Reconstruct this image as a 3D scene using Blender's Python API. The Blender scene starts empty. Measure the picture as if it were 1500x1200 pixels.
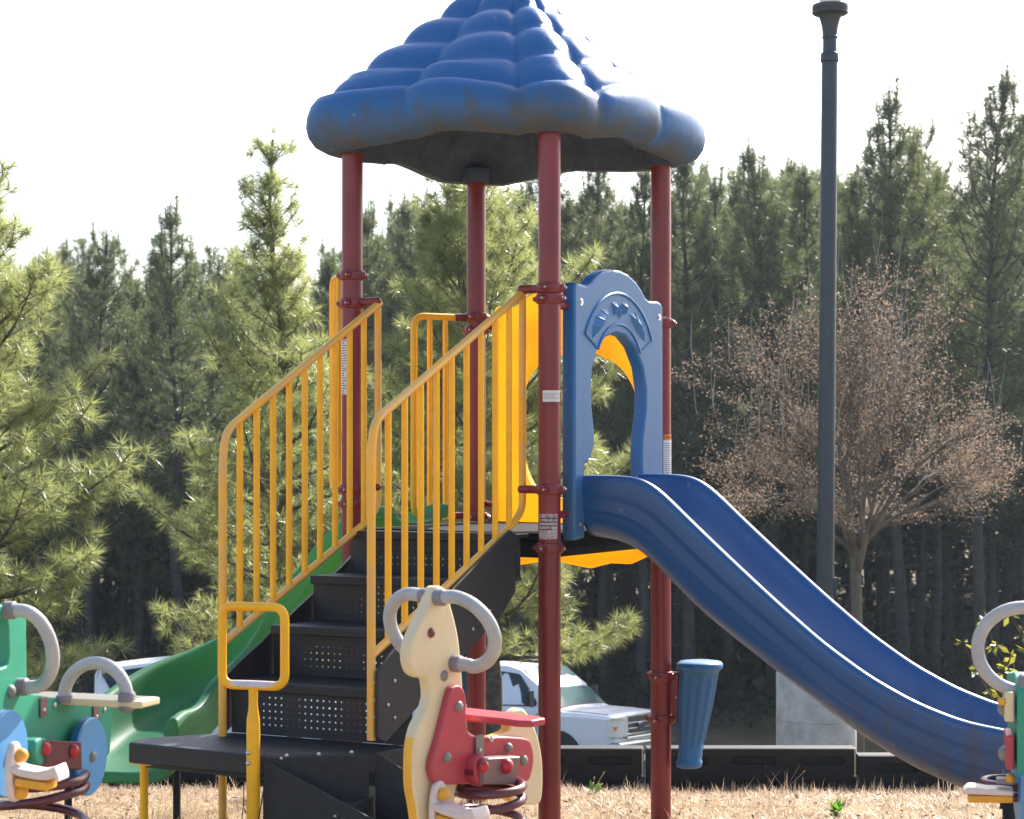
import bpy, bmesh, math, random
import numpy as np
from mathutils import Vector, Matrix, noise
R_ = math.radians
HAZE = .0004
sc = bpy.context.scene
COL = sc.collection
F_PX, CX, CY, HC = 2650.0, 750.0, 655.0, 1.628   # focal length in px of the 1500 wide photo, principal column, horizon row, eye height

# ------------------------------------------------------------------ materials
def mat(name, col, rough=.5, spec=.5, metal=0, var=.0, vscale=6, bump=0, bscale=40, coat=0, transl=None, tfac=.4, emit=None, var_col=None):
    m = bpy.data.materials.new(name); m.use_nodes = True
    nt = m.node_tree; b = nt.nodes['Principled BSDF']
    b.inputs['Base Color'].default_value = (*col, 1)
    b.inputs['Roughness'].default_value = rough
    b.inputs['Specular IOR Level'].default_value = spec
    b.inputs['Metallic'].default_value = metal
    b.inputs['Coat Weight'].default_value = coat
    b.inputs['Coat Roughness'].default_value = .15
    tc = nt.nodes.new('ShaderNodeTexCoord')
    if var or var_col:
        n = nt.nodes.new('ShaderNodeTexNoise'); n.inputs['Scale'].default_value = vscale; n.inputs['Detail'].default_value = 6; n.inputs['Roughness'].default_value = .65
        nt.links.new(tc.outputs['Object'], n.inputs['Vector'])
        r = nt.nodes.new('ShaderNodeValToRGB'); r.color_ramp.elements[0].position = .35; r.color_ramp.elements[1].position = .65
        c0 = tuple(max(0, c * (1 - var)) for c in col); c1 = tuple(min(1, c * (1 + var)) for c in col)
        if var_col: c0, c1 = col, var_col
        r.color_ramp.elements[0].color = (*c0, 1); r.color_ramp.elements[1].color = (*c1, 1)
        nt.links.new(n.outputs['Fac'], r.inputs['Fac']); nt.links.new(r.outputs['Color'], b.inputs['Base Color'])
    if bump:
        n2 = nt.nodes.new('ShaderNodeTexNoise'); n2.inputs['Scale'].default_value = bscale; n2.inputs['Detail'].default_value = 5
        nt.links.new(tc.outputs['Object'], n2.inputs['Vector'])
        bp = nt.nodes.new('ShaderNodeBump'); bp.inputs['Strength'].default_value = bump; bp.inputs['Distance'].default_value = .01
        nt.links.new(n2.outputs['Fac'], bp.inputs['Height']); nt.links.new(bp.outputs['Normal'], b.inputs['Normal'])
    if transl:
        t = nt.nodes.new('ShaderNodeBsdfTranslucent'); t.inputs['Color'].default_value = (*transl, 1)
        mx = nt.nodes.new('ShaderNodeMixShader'); mx.inputs['Fac'].default_value = tfac
        out = nt.nodes['Material Output']
        nt.links.new(b.outputs[0], mx.inputs[1]); nt.links.new(t.outputs[0], mx.inputs[2]); nt.links.new(mx.outputs[0], out.inputs['Surface'])
    return m

def nodes_of(m): return m.node_tree, m.node_tree.nodes['Principled BSDF']

def dirty(m, clean, dirt, lo, hi, scale=(9, 9, 1.6), amount=.75, spots=True):
    """brown weathering: streaks whose density grows between two heights of the thing, plus pale scuffs"""
    nt, b = nodes_of(m); N = nt.nodes.new; L = nt.links.new
    tc = N('ShaderNodeTexCoord')
    mp = N('ShaderNodeMapping'); mp.inputs['Scale'].default_value = scale; L(tc.outputs['Object'], mp.inputs['Vector'])
    n = N('ShaderNodeTexNoise'); n.inputs['Scale'].default_value = 3; n.inputs['Detail'].default_value = 8; n.inputs['Roughness'].default_value = .7; L(mp.outputs[0], n.inputs['Vector'])
    sp = N('ShaderNodeSeparateXYZ'); L(tc.outputs['Object'], sp.inputs[0])
    mr = N('ShaderNodeMapRange'); mr.inputs['From Min'].default_value = hi; mr.inputs['From Max'].default_value = lo; L(sp.outputs['Z'], mr.inputs['Value'])
    ad = N('ShaderNodeMath'); ad.operation = 'ADD'; L(n.outputs['Fac'], ad.inputs[0])
    ml = N('ShaderNodeMath'); ml.operation = 'MULTIPLY'; ml.inputs[1].default_value = .42; L(mr.outputs[0], ml.inputs[0]); L(ml.outputs[0], ad.inputs[1])
    rp = N('ShaderNodeMapRange'); rp.inputs['From Min'].default_value = .62; rp.inputs['From Max'].default_value = .9; rp.inputs['To Max'].default_value = amount; L(ad.outputs[0], rp.inputs['Value'])
    mx = N('ShaderNodeMix'); mx.data_type = 'RGBA'; mx.inputs[6].default_value = (*clean, 1); mx.inputs[7].default_value = (*dirt, 1); L(rp.outputs[0], mx.inputs[0])
    last = mx.outputs[2]
    if spots:
        v = N('ShaderNodeTexNoise'); v.inputs['Scale'].default_value = 26; v.inputs['Detail'].default_value = 4; L(tc.outputs['Object'], v.inputs['Vector'])
        vr = N('ShaderNodeMapRange'); vr.inputs['From Min'].default_value = .69; vr.inputs['From Max'].default_value = .74; vr.inputs['To Max'].default_value = .45; L(v.outputs['Fac'], vr.inputs['Value'])
        m2 = N('ShaderNodeMix'); m2.data_type = 'RGBA'; m2.inputs[7].default_value = (.25, .3, .33, 1); L(vr.outputs[0], m2.inputs[0]); L(last, m2.inputs[6]); last = m2.outputs[2]
    L(last, b.inputs['Base Color'])
    ra = N('ShaderNodeMapRange'); ra.inputs['To Min'].default_value = b.inputs['Roughness'].default_value; ra.inputs['To Max'].default_value = .7; L(rp.outputs[0], ra.inputs['Value']); L(ra.outputs[0], b.inputs['Roughness'])
    return m

BLUE = (.018, .102, .272)
M = {}
M['roof'] = dirty(mat('roof_plastic', BLUE, .43, .36, bump=.12, bscale=26), (.018, .115, .31), (.085, .085, .07), 2.84, 3.12, scale=(3.2, 3.2, 1.3), amount=.8)
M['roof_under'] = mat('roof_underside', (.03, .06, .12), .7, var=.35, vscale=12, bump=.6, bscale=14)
M['arch'] = mat('arch_plastic', (.03, .145, .355), .4, .4, var=.12, vscale=3, bump=.08, bscale=90)
M['slide'] = dirty(mat('slide_plastic', BLUE, .28, .5, bump=.04, bscale=60), (.014, .078, .222), (.07, .065, .06), .3, .95, scale=(7, 7, 1.2), amount=.65)
dirty(M['arch'], (.03, .145, .355), (.10, .12, .14), 1.2, 2.0, scale=(6, 6, 2), amount=.3)
M['drum'] = mat('drum_plastic', (.022, .125, .29), .38, .5, var=.1, vscale=5)
M['green_slide'] = mat('green_plastic', (.06, .235, .125), .5, .45, var=.15, vscale=3, bump=.05, bscale=40, transl=(.16, .42, .07), tfac=.4)
M['red'] = mat('red_powder_coat', (.19, .018, .023), .32, .5, var=.14, vscale=5, bump=.05, bscale=60)
M['yellow'] = mat('yellow_powder_coat', (.95, .46, .012), .4, .45, var=.08, vscale=8)
M['yellow_rail'] = mat('sun_faded_yellow_coat', (.92, .44, .02), .38, .5, var_col=(.74, .42, .13), vscale=7)
M['yellow_worn'] = mat('worn_yellow_coat', (.80, .33, .012), .4, .45, var_col=(.62, .55, .50), vscale=14)
M['yellow_plastic'] = mat('yellow_plastic', (.88, .50, .02), .45, .4, var=.06, vscale=4, transl=(1, .68, .04), tfac=.5)
M['black_step'] = mat('black_step_coating', (.013, .015, .019), .55, .5, var=.25, vscale=30, bump=.35, bscale=160)
M['deck'] = mat('deck_coating', (.011, .011, .012), .85, .15, var=.3, vscale=12, bump=.3, bscale=140)
M['steel'] = mat('bolt_steel', (.55, .55, .55), .3, .5, metal=1)
M['white_worn'] = mat('worn_white_patch', (.62, .55, .52), .5, var=.15, vscale=40)
M['label'] = mat('label_paper', (.68, .68, .72), .5, var=.06, vscale=60)
M['label_old'] = mat('scraped_label_paper', (.22, .12, .12), .6, var_col=(.55, .5, .5), vscale=70)
M['ink'] = mat('label_ink', (.04, .04, .06), .6)
M['orange'] = mat('label_orange', (.75, .22, .01), .5)
M['cream'] = mat('cream_panel', (.72, .58, .36), .4, .4, var=.05, vscale=6, bump=.06, bscale=60)
M['cream_edge'] = mat('yellow_panel_edge', (.80, .42, .04), .5, var=.1, vscale=10)
M['pink'] = mat('faded_red_panel', (.44, .05, .07), .38, .5, var=.14, vscale=6)
M['redball'] = mat('red_knob', (.42, .02, .022), .3, .5)
M['handle'] = mat('grey_handle_rubber', (.40, .39, .39), .5, .4, var=.1, vscale=14, bump=.1, bscale=100)
M['cap'] = mat('grey_bolt_cap', (.21, .20, .18), .5, var=.12, vscale=30)
M['clampgrey'] = mat('purple_grey_clamp', (.22, .19, .21), .5, var=.1, vscale=30)
M['spring'] = mat('spring_maroon', (.10, .018, .03), .3, .6, var=.15, vscale=10)
M['ridergreen'] = mat('rider_green_panel', (.035, .28, .17), .42, .4, var=.08, vscale=5, bump=.04, bscale=80)
M['riderblue'] = mat('rider_blue_disc', (.09, .27, .52), .42, .4, var=.06, vscale=6)
M['riderblue_edge'] = mat('rider_disc_edge', (.01, .13, .32), .45)
M['maroonplate'] = mat('maroon_plate', (.10, .015, .025), .45, var=.15, vscale=10)
M['brownplate'] = mat('brown_block', (.20, .12, .11), .5, var=.1, vscale=10)
M['pegwhite'] = mat('footrest_cream', (.68, .55, .5), .5, var=.05, vscale=20)
M['pegyellow'] = mat('footrest_yellow', (.72, .34, .03), .5, var=.06, vscale=20)
M['eye'] = mat('eye_brown', (.16, .03, .02), .25, .6)
M['pole'] = mat('lamp_pole_paint', (.030, .045, .060), .42, .5, var=.15, vscale=3)
M['globe'] = mat('lamp_globe', (.75, .75, .78), .25, .5, transl=(.8, .8, .8), tfac=.4)
M['concrete'] = mat('concrete', (.5, .48, .45), .8, var=.2, vscale=7, bump=.3, bscale=60)
M['border'] = mat('black_border_plastic', (.005, .009, .013), .55, .3, var=.3, vscale=14, bump=.15, bscale=60)
M['pin'] = mat('stake_steel', (.45, .43, .38), .4, metal=.8)
M['vanwhite'] = mat('van_white_paint', (.82, .82, .83), .35, .5, coat=.3, var=.02)
M['glass'] = mat('dark_window_glass', (.012, .035, .045), .12, .3)
M['windshield'] = mat('windshield_glass', (.10, .17, .17), .08, .8, coat=.6)
M['rubber'] = mat('black_rubber', (.015, .015, .015), .7)
M['chrome'] = mat('chrome', (.42, .44, .46), .22, metal=1)
M['grille_dark'] = mat('grille_dark', (.03, .035, .04), .4)
M['lamp_glass'] = mat('headlight_lens', (.8, .78, .7), .2, .8, coat=.8)
M['amber'] = mat('amber_lens', (.75, .22, .02), .2)
M['emblem'] = mat('emblem_blue', (.01, .03, .12), .25, coat=.5)
M['asphalt'] = mat('asphalt', (.05, .05, .052), .9, var=.2, vscale=20, bump=.4, bscale=120)
M['trunk'] = mat('pine_bark', (.11, .085, .07), .9, var=.5, vscale=14, bump=1, bscale=30)
M['trunk_far'] = mat('pine_bark_grey', (.045, .043, .042), .9, var=.35, vscale=6)
M['twig'] = mat('brown_twig', (.15, .12, .095), .8, var=.3, vscale=4)
M['shoot'] = mat('pale_shoot', (.36, .33, .29), .7, var=.2, vscale=3)
def leaf_mat(name, c0, c1, tcol, tfac, rough=.45, spec=.5, scale=1.4):
    m = mat(name, c0, rough, spec, transl=tcol, tfac=tfac)
    nt, b = nodes_of(m)
    tc = nt.nodes.new('ShaderNodeTexCoord'); n = nt.nodes.new('ShaderNodeTexNoise'); n.inputs['Scale'].default_value = scale; n.inputs['Detail'].default_value = 4
    nt.links.new(tc.outputs['Object'], n.inputs['Vector'])
    r = nt.nodes.new('ShaderNodeValToRGB'); r.color_ramp.elements[0].position = .38; r.color_ramp.elements[1].position = .62
    r.color_ramp.elements[0].color = (*c0, 1); r.color_ramp.elements[1].color = (*c1, 1)
    nt.links.new(n.outputs['Fac'], r.inputs['Fac']); nt.links.new(r.outputs['Color'], b.inputs['Base Color'])
    return m
M['needle'] = leaf_mat('pine_needles', (.07, .105, .04), (.13, .155, .055), (.50, .54, .19), .48, .33, 1.0)
M['needle_far'] = leaf_mat('far_pine_needles', (.052, .082, .044), (.085, .112, .052), (.22, .26, .10), .4, .42, .5, .35)
M['brown_leaf'] = leaf_mat('dry_brown_leaves', (.20, .145, .105), (.34, .25, .185), (.40, .29, .21), .38, .6, .2, 2)
M['bush_leaf'] = leaf_mat('bush_leaves', (.10, .12, .02), (.2, .17, .03), (.4, .38, .05), .45, .3, .7, 5)
M['weed'] = leaf_mat('weed_leaves', (.06, .14, .02), (.1, .2, .03), (.2, .4, .05), .45, .4, .5, 9)
M['straw'] = leaf_mat('dry_grass', (.40, .28, .17), (.58, .45, .31), (.58, .45, .31), .3, .5, .4, 5)
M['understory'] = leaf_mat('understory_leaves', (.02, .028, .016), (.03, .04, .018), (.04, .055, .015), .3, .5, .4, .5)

# perforated steel: real see-through round holes laid out in the sheet's own coordinates
def perforated():
    m = mat('perforated_step_coating', (.013, .015, .019), .5, .5, var=.2, vscale=30, bump=.3, bscale=160)
    nt, b = nodes_of(m); N = nt.nodes.new; L = nt.links.new
    uv = N('ShaderNodeUVMap')
    sep = N('ShaderNodeSeparateXYZ'); L(uv.outputs[0], sep.inputs[0])
    def cell(sock, step):
        a = N('ShaderNodeMath'); a.operation = 'MULTIPLY'; a.inputs[1].default_value = 1 / step; L(sock, a.inputs[0])
        f = N('ShaderNodeMath'); f.operation = 'FRACT'; L(a.outputs[0], f.inputs[0])
        s = N('ShaderNodeMath'); s.operation = 'SUBTRACT'; s.inputs[1].default_value = .5; L(f.outputs[0], s.inputs[0])
        q = N('ShaderNodeMath'); q.operation = 'POWER'; q.inputs[1].default_value = 2; 
        ab = N('ShaderNodeMath'); ab.operation = 'ABSOLUTE'; L(s.outputs[0], ab.inputs[0]); L(ab.outputs[0], q.inputs[0])
        return q.outputs[0]
    ad = N('ShaderNodeMath'); ad.operation = 'ADD'; L(cell(sep.outputs['X'], .0255), ad.inputs[0]); L(cell(sep.outputs['Y'], .0255), ad.inputs[1])
    lt = N('ShaderNodeMath'); lt.operation = 'LESS_THAN'; lt.inputs[1].default_value = .020; L(ad.outputs[0], lt.inputs[0])
    # margin without holes: u between .09 and .62, v between .035 and .155
    def within(sock, lo, hi):
        g = N('ShaderNodeMath'); g.operation = 'GREATER_THAN'; g.inputs[1].default_value = lo; L(sock, g.inputs[0])
        l = N('ShaderNodeMath'); l.operation = 'LESS_THAN'; l.inputs[1].default_value = hi; L(sock, l.inputs[0])
        mu = N('ShaderNodeMath'); mu.operation = 'MULTIPLY'; L(g.outputs[0], mu.inputs[0]); L(l.outputs[0], mu.inputs[1]); return mu.outputs[0]
    m1 = N('ShaderNodeMath'); m1.operation = 'MULTIPLY'; L(within(sep.outputs['X'], .12, .70), m1.inputs[0]); L(within(sep.outputs['Y'], .025, .155), m1.inputs[1])
    m2 = N('ShaderNodeMath'); m2.operation = 'MULTIPLY'; L(m1.outputs[0], m2.inputs[0]); L(lt.outputs[0], m2.inputs[1])
    tr = N('ShaderNodeBsdfTransparent'); mx = N('ShaderNodeMixShader'); L(m2.outputs[0], mx.inputs[0]); L(b.outputs[0], mx.inputs[1]); L(tr.outputs[0], mx.inputs[2])
    L(mx.outputs[0], nt.nodes['Material Output'].inputs['Surface'])
    return m
M['perf'] = perforated()

# ground materials
def ground_mat():
    m = mat('playground_ground', (.3, .2, .12), .95, .2, bump=1, bscale=70)
    nt, b = nodes_of(m); N = nt.nodes.new; L = nt.links.new
    tc = N('ShaderNodeTexCoord')
    n = N('ShaderNodeTexNoise'); n.inputs['Scale'].default_value = 45; n.inputs['Detail'].default_value = 8; n.inputs['Roughness'].default_value = .8; L(tc.outputs['Object'], n.inputs['Vector'])
    r = N('ShaderNodeValToRGB'); r.color_ramp.elements[0].position = .35; r.color_ramp.elements[0].color = (.08, .05, .03, 1); r.color_ramp.elements[1].position = .62; r.color_ramp.elements[1].color = (.50, .36, .21, 1); L(n.outputs['Fac'], r.inputs['Fac'])
    n2 = N('ShaderNodeTexNoise'); n2.inputs['Scale'].default_value = .6; n2.inputs['Detail'].default_value = 6; L(tc.outputs['Object'], n2.inputs['Vector'])
    r2 = N('ShaderNodeValToRGB'); r2.color_ramp.elements[0].position = .4; r2.color_ramp.elements[0].color = (.06, .055, .025, 1); r2.color_ramp.elements[1].position = .65; r2.color_ramp.elements[1].color = (.12, .09, .055, 1); L(n2.outputs['Fac'], r2.inputs['Fac'])
    sp = N('ShaderNodeSeparateXYZ'); L(tc.outputs['Object'], sp.inputs[0])
    mr = N('ShaderNodeMapRange'); mr.inputs['From Min'].default_value = 10.0; mr.inputs['From Max'].default_value = 11.0; L(sp.outputs['Y'], mr.inputs['Value'])
    mx = N('ShaderNodeMix'); mx.data_type = 'RGBA'; L(mr.outputs[0], mx.inputs[0]); L(r.outputs['Color'], mx.inputs[6]); L(r2.outputs['Color'], mx.inputs[7]); L(mx.outputs[2], b.inputs['Base Color'])
    return m
M['ground'] = ground_mat()

# ------------------------------------------------------------------ mesh helpers
class MB:
    def __init__(s): s.v = []; s.f = []
    def add(s, v, f):
        k = len(s.v); s.v += [tuple(p) for p in v]; s.f += [tuple(i + k for i in q) for q in f]; return s
    def box(s, c, size, ax=None):
        c = Vector(c); ax = ax or (Vector((1, 0, 0)), Vector((0, 1, 0)), Vector((0, 0, 1)))
        P = []
        for sx in (-.5, .5):
            for sy in (-.5, .5):
                for sz in (-.5, .5): P.append(c + ax[0] * size[0] * sx + ax[1] * size[1] * sy + ax[2] * size[2] * sz)
        return s.add(P, [(0, 1, 3, 2), (4, 6, 7, 5), (0, 4, 5, 1), (2, 3, 7, 6), (0, 2, 6, 4), (1, 5, 7, 3)])
    def tube(s, path, r, n=10, closed=False, caps=True):
        P = [Vector(p) for p in path]; m = len(P)
        rr = r if isinstance(r, (list, tuple)) else [r] * m
        T = []
        for i in range(m):
            if closed: t = P[(i + 1) % m] - P[i - 1]
            else: t = P[min(i + 1, m - 1)] - P[max(i - 1, 0)]
            T.append(t.normalized() if t.length > 1e-9 else Vector((0, 0, 1)))
        a = T[0].orthogonal().normalized(); V = []
        for i in range(m):
            a = (a - T[i] * a.dot(T[i])); a = a.normalized() if a.length > 1e-6 else T[i].orthogonal().normalized()
            b = T[i].cross(a)
            for k in range(n):
                q = 2 * math.pi * k / n; V.append(P[i] + (a * math.cos(q) + b * math.sin(q)) * rr[i])
        Fc = []
        for i in range(m if closed else m - 1):
            j = (i + 1) % m
            for k in range(n): Fc.append((i * n + k, i * n + (k + 1) % n, j * n + (k + 1) % n, j * n + k))
        if caps and not closed:
            Fc.append(tuple(reversed(range(n)))); Fc.append(tuple((m - 1) * n + k for k in range(n)))
        return s.add(V, Fc)
    def lathe(s, o, prof, n=24, axis=(0, 0, 1), caps=True):
        o = Vector(o); ax = Vector(axis).normalized(); a = ax.orthogonal().normalized(); b = ax.cross(a); V = []; m = len(prof)
        for (r, h) in prof:
            for k in range(n):
                q = 2 * math.pi * k / n; V.append(o + ax * h + (a * math.cos(q) + b * math.sin(q)) * r)
        Fc = [(i * n + k, i * n + (k + 1) % n, (i + 1) * n + (k + 1) % n, (i + 1) * n + k) for i in range(m - 1) for k in range(n)]
        if caps: Fc.append(tuple(reversed(range(n)))); Fc.append(tuple((m - 1) * n + k for k in range(n)))
        return s.add(V, Fc)
    def dome(s, c, r, axis, h=None, n=12):
        h = h or r
        return s.lathe(c, [(r, 0)] + [(r * math.cos(t), h * math.sin(t)) for t in (.3, .6, .9, 1.2, 1.45)], n, axis)
    def ball(s, c, r, n=14):
        return s.lathe(c, [(max(1e-4, r * math.sin(t)), -r * math.cos(t)) for t in [math.pi * i / 9 for i in range(10)]], n)
    def grid(s, rows, closed=False):
        n = len(rows[0]); V = [p for r in rows for p in r]
        Fc = [(i * n + k, i * n + (k + 1) % n, (i + 1) * n + (k + 1) % n, (i + 1) * n + k) for i in range(len(rows) - 1) for k in range(n if closed else n - 1)]
        return s.add(V, Fc)
    def prism(s, poly, vec):
        n = len(poly); v = Vector(vec); A = [Vector(p) for p in poly]
        return s.add(A + [p + v for p in A], [tuple(reversed(range(n))), tuple(range(n, 2 * n))] + [(i, (i + 1) % n, n + (i + 1) % n, n + i) for i in range(n)])
    def mesh(s, name='m'):
        me = bpy.data.meshes.new(name); me.from_pydata(s.v, [], s.f); me.validate(); me.update(); return me

def tag(o, label=None, cat=None, group=None, kind=None):
    for k, v in (('label', label), ('category', cat), ('group', group), ('kind', kind)):
        if v: o[k] = v
    return o
OFF = {}
SPLIT = {'bolt', 'bracket', 'leg', 'handle_collar', 'grille_bar', 'wiper', 'door_seam', 'cable_tie'}
def islands(mb):
    par = list(range(len(mb.v)))
    def find(i):
        while par[i] != i: par[i] = par[par[i]]; i = par[i]
        return i
    for q in mb.f:
        a = find(q[0])
        for i in q[1:]: par[find(i)] = a
    groups = {}
    for q in mb.f: groups.setdefault(find(q[0]), []).append(q)
    out = []
    for fs in groups.values():
        ids = sorted({i for q in fs for i in q}); ix = {i: k for k, i in enumerate(ids)}
        x = MB(); x.v = [mb.v[i] for i in ids]; x.f = [tuple(ix[i] for i in q) for q in fs]; out.append(x)
    return out
def empty(name, loc, label, cat, group=None):
    o = bpy.data.objects.new(name, None); COL.objects.link(o); o.location = loc; o.empty_display_size = .2
    OFF[o.name] = Vector(loc); return tag(o, label, cat, group)
def build(name, mb, m, parent=None, smooth=35, bev=0, sub=0, origin=None, label=None):
    """mb holds world coordinates; the mesh is stored relative to its thing's base"""
    if name in SPLIT and isinstance(mb, MB):
        isl = islands(mb)
        if len(isl) > 1:
            return [build(name, x, m, parent, smooth, bev, sub, origin, label) for x in isl][0]
    me = mb.mesh(name) if isinstance(mb, MB) else mb
    me.name = name
    off = OFF[parent.name] if parent else (Vector(origin) if origin else Vector((0, 0, 0)))
    me.transform(Matrix.Translation(-off))
    bm = bmesh.new(); bm.from_mesh(me); bmesh.ops.recalc_face_normals(bm, faces=bm.faces); bm.to_mesh(me); bm.free()
    if smooth is not None:
        me.shade_smooth()
        if smooth < 180: me.set_sharp_from_angle(angle=R_(smooth))
    mats = m if isinstance(m, (list, tuple)) else [m]
    for x in mats: me.materials.append(x)
    o = bpy.data.objects.new(name, me); COL.objects.link(o)
    if parent: o.parent = parent
    else: o.location = off
    OFF[o.name] = off
    if bev:
        b = o.modifiers.new('bevel', 'BEVEL'); b.width = bev; b.segments = 3; b.limit_method = 'ANGLE'; b.angle_limit = R_(40)
    if sub:
        b = o.modifiers.new('subsurf', 'SUBSURF'); b.levels = sub; b.render_levels = sub
    if label: o['label'] = label
    return o

def catmull(P, n=6, closed=False):
    P = [Vector(p) for p in P]; out = []; m = len(P)
    for i in range(m if closed else m - 1):
        if closed: a, b, c, d = P[i - 1], P[i], P[(i + 1) % m], P[(i + 2) % m]
        else: a, b, c, d = P[max(i - 1, 0)], P[i], P[i + 1], P[min(i + 2, m - 1)]
        for k in range(n):
            t = k / n
            out.append(.5 * ((2 * b) + (c - a) * t + (2 * a - 5 * b + 4 * c - d) * t * t + (3 * b - a - 3 * c + d) * t ** 3))
    if not closed: out.append(P[-1])
    return out
def round_path(P, r, n=5, closed=False):
    """polyline with rounded corners of radius ~ r"""
    P = [Vector(p) for p in P]; out = []; m = len(P)
    for i in range(m):
        if not closed and i in (0, m - 1): out.append(P[i]); continue
        a, b, c = P[i - 1], P[i], P[(i + 1) % m]
        d1 = min(r, (a - b).length * .45); d2 = min(r, (c - b).length * .45)
        p, q = b + (a - b).normalized() * d1, b + (c - b).normalized() * d2
        for k in range(n + 1):
            t = k / n; out.append(p * (1 - t) ** 2 + b * 2 * t * (1 - t) + q * t * t)
    return out

def plate(outline, holes, th, bev, O, A, Z=Vector((0, 0, 1))):
    """a board cut to an outline (with holes) and rounded edges; A = horizontal axis of its face, O its origin, thickness centred"""
    cu = bpy.data.curves.new('c', 'CURVE'); cu.dimensions = '2D'; cu.fill_mode = 'BOTH'
    cu.extrude = max(th / 2 - bev, .0005); cu.bevel_depth = bev; cu.offset = -bev; cu.bevel_resolution = 2
    for pts in [outline] + list(holes):
        sp = cu.splines.new('POLY'); sp.points.add(len(pts) - 1); sp.use_cyclic_u = True
        for i, p in enumerate(pts): sp.points[i].co = (p[0], p[1], 0, 1)
    ob = bpy.data.objects.new('tmp', cu); COL.objects.link(ob)
    dg = bpy.context.evaluated_depsgraph_get(); dg.update()
    me = bpy.data.meshes.new_from_object(ob.evaluated_get(dg), depsgraph=dg)
    bpy.data.objects.remove(ob); bpy.data.curves.remove(cu); me.materials.clear()
    A = Vector(A).normalized(); Z = Vector(Z).normalized(); Nn = A.cross(Z)
    Mx = Matrix((A, Z, Nn)).transposed().to_4x4(); Mx.translation = Vector(O)
    me.transform(Mx); return me

CAM = Vector((0, 0, HC))
def at(x, y, d):                       # photo pixel at distance d along the view axis
    return Vector(((x - CX) / F_PX * d, d, HC + (CY - y) / F_PX * d))
def on_plane(x, y, O, N):              # photo pixel onto a plane standing in the scene
    D = Vector(((x - CX) / F_PX, 1, (CY - y) / F_PX)); O = Vector(O); N = Vector(N)
    return CAM + D * ((O - CAM).dot(N) / D.dot(N))
def local2(pts, O, A, N):              # traced outline -> (along A, height) coordinates of that plane
    out = []
    for x, y in pts:
        w = on_plane(x, y, O, N) - Vector(O); out.append((w.dot(Vector(A)), w.z))
    return out
def sm2(pts, n=5): return [(p.x, p.y) for p in catmull([Vector((a, b, 0)) for a, b in pts], n, True)]

# ------------------------------------------------------------------ terrain
TP = [(-60, .45), (0, .36), (5, .27), (6.5, .07), (7.5, .0), (8.5, -.05), (10, -.27), (10.6, -.42), (15, -1.35), (24, -3.05), (27, -3.70), (34, -4.28), (40, -4.5), (60, -4.6), (100, -4.6), (900, -4.6)]
def gz(x, y):
    for (a, za), (b, zb) in zip(TP, TP[1:]):
        if y <= b:
            t = (y - a) / (b - a); z = za + (zb - za) * t; break
    else: z = TP[-1][1]
    if 3 < y < 10.3: z += .022 * noise.noise(Vector((x * 1.3, y * 1.3, 0))) + .010 * noise.noise(Vector((x * 5, y * 5, 3)))
    elif y > 34: z += .15 * noise.noise(Vector((x * .2, y * .2, 0)))
    return z
def axis(segs):
    out = []
    for a, b, st in segs:
        n = max(1, int(round((b - a) / st))); out += [a + (b - a) * i / n for i in range(n)]
    return out + [segs[-1][1]]
xs = axis([(-240, -60, 60), (-60, -8, 4), (-8, -3, .5), (-3, 3.4, .07), (3.4, 8, .5), (8, 60, 4), (60, 240, 60)])
ys = axis([(-60, 0, 10), (0, 6, .5), (6, 10.7, .07), (10.7, 30, 1), (30, 60, 2), (60, 100, 10), (100, 340, 40)])
g = MB(); g.grid([[(x, y, gz(x, y)) for x in xs] for y in ys])
tag(build('ground', g, M['ground'], smooth=180), kind='structure')
pk = MB(); pk.grid([[(x, y, gz(x, y) + .012) for x in axis([(-45, 45, 6)])] for y in (27.2, 28.5, 30, 31, 32.5, 34)])
tag(build('parking_lot', pk, M['asphalt'], smooth=180), kind='structure')

# ------------------------------------------------------------------ play tower
U = Vector((.851, -.525, 0)); W = Vector((.525, .851, 0)); Z = Vector((0, 0, 1))
PF = Vector((.148, 7.15, 0))
def T3(p, q, z): return PF + U * p + W * q + Z * z
SIDE = .968
posts = {'F': T3(0, 0, 0), 'L': T3(-SIDE, 0, 0), 'R': T3(0, SIDE, 0), 'B': T3(-SIDE, SIDE, 0)}
CEN = T3(-SIDE / 2, SIDE / 2, 0)
tower = empty('play_structure', CEN, 'large playground climbing tower with dark red posts, domed blue roof, black stairs and yellow rails', 'playground tower')
PR = .0445
def zy(y, d): return HC + (CY - y) / F_PX * d
clamps = {'F': [422, 438, 717, 803], 'L': [404, 445, 717, 738], 'R': [474, 990, 1053], 'B': [465, 484, 757]}
post_objs = {}
for k, c in posts.items():
    mb = MB(); top = 2.93
    mb.lathe(c, [(PR, gz(c.x, c.y) - .25), (PR, .8), (PR, 1.6), (PR, 2.2), (PR, top)], 28)
    po = build('post', mb, M['red'], tower, smooth=50); post_objs[k] = po
    for y in clamps[k]:
        z = zy(y, c.y); cb = MB()
        cb.lathe(c, [(PR + .001, z - .021), (PR + .007, z - .019), (PR + .009, z - .012), (PR + .009, z + .012), (PR + .007, z + .019), (PR + .001, z + .021)], 28, caps=False)
        bolts = MB(); rot = random.Random(int(z * 1000)).uniform(-.15, .15)
        for j in range(4):
            a = rot + j * math.pi / 2 + R_(-25); dv = Vector((math.cos(a), math.sin(a), 0)); p = c + dv * (PR + .004) + Z * z
            cb.dome(p, .0165, dv, .02, 14)
            tv = Vector((-dv.y, dv.x, 0))
            cb.tube([p + dv * .008 - tv * .018, p + dv * .008 + tv * .018], .0105, 10)
            bolts.dome(p + dv * .0195, .005, dv, .004, 8)
        co = build('clamp', cb, M['red'], po, smooth=40)
        build('bolt', bolts, M['steel'], po)

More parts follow.
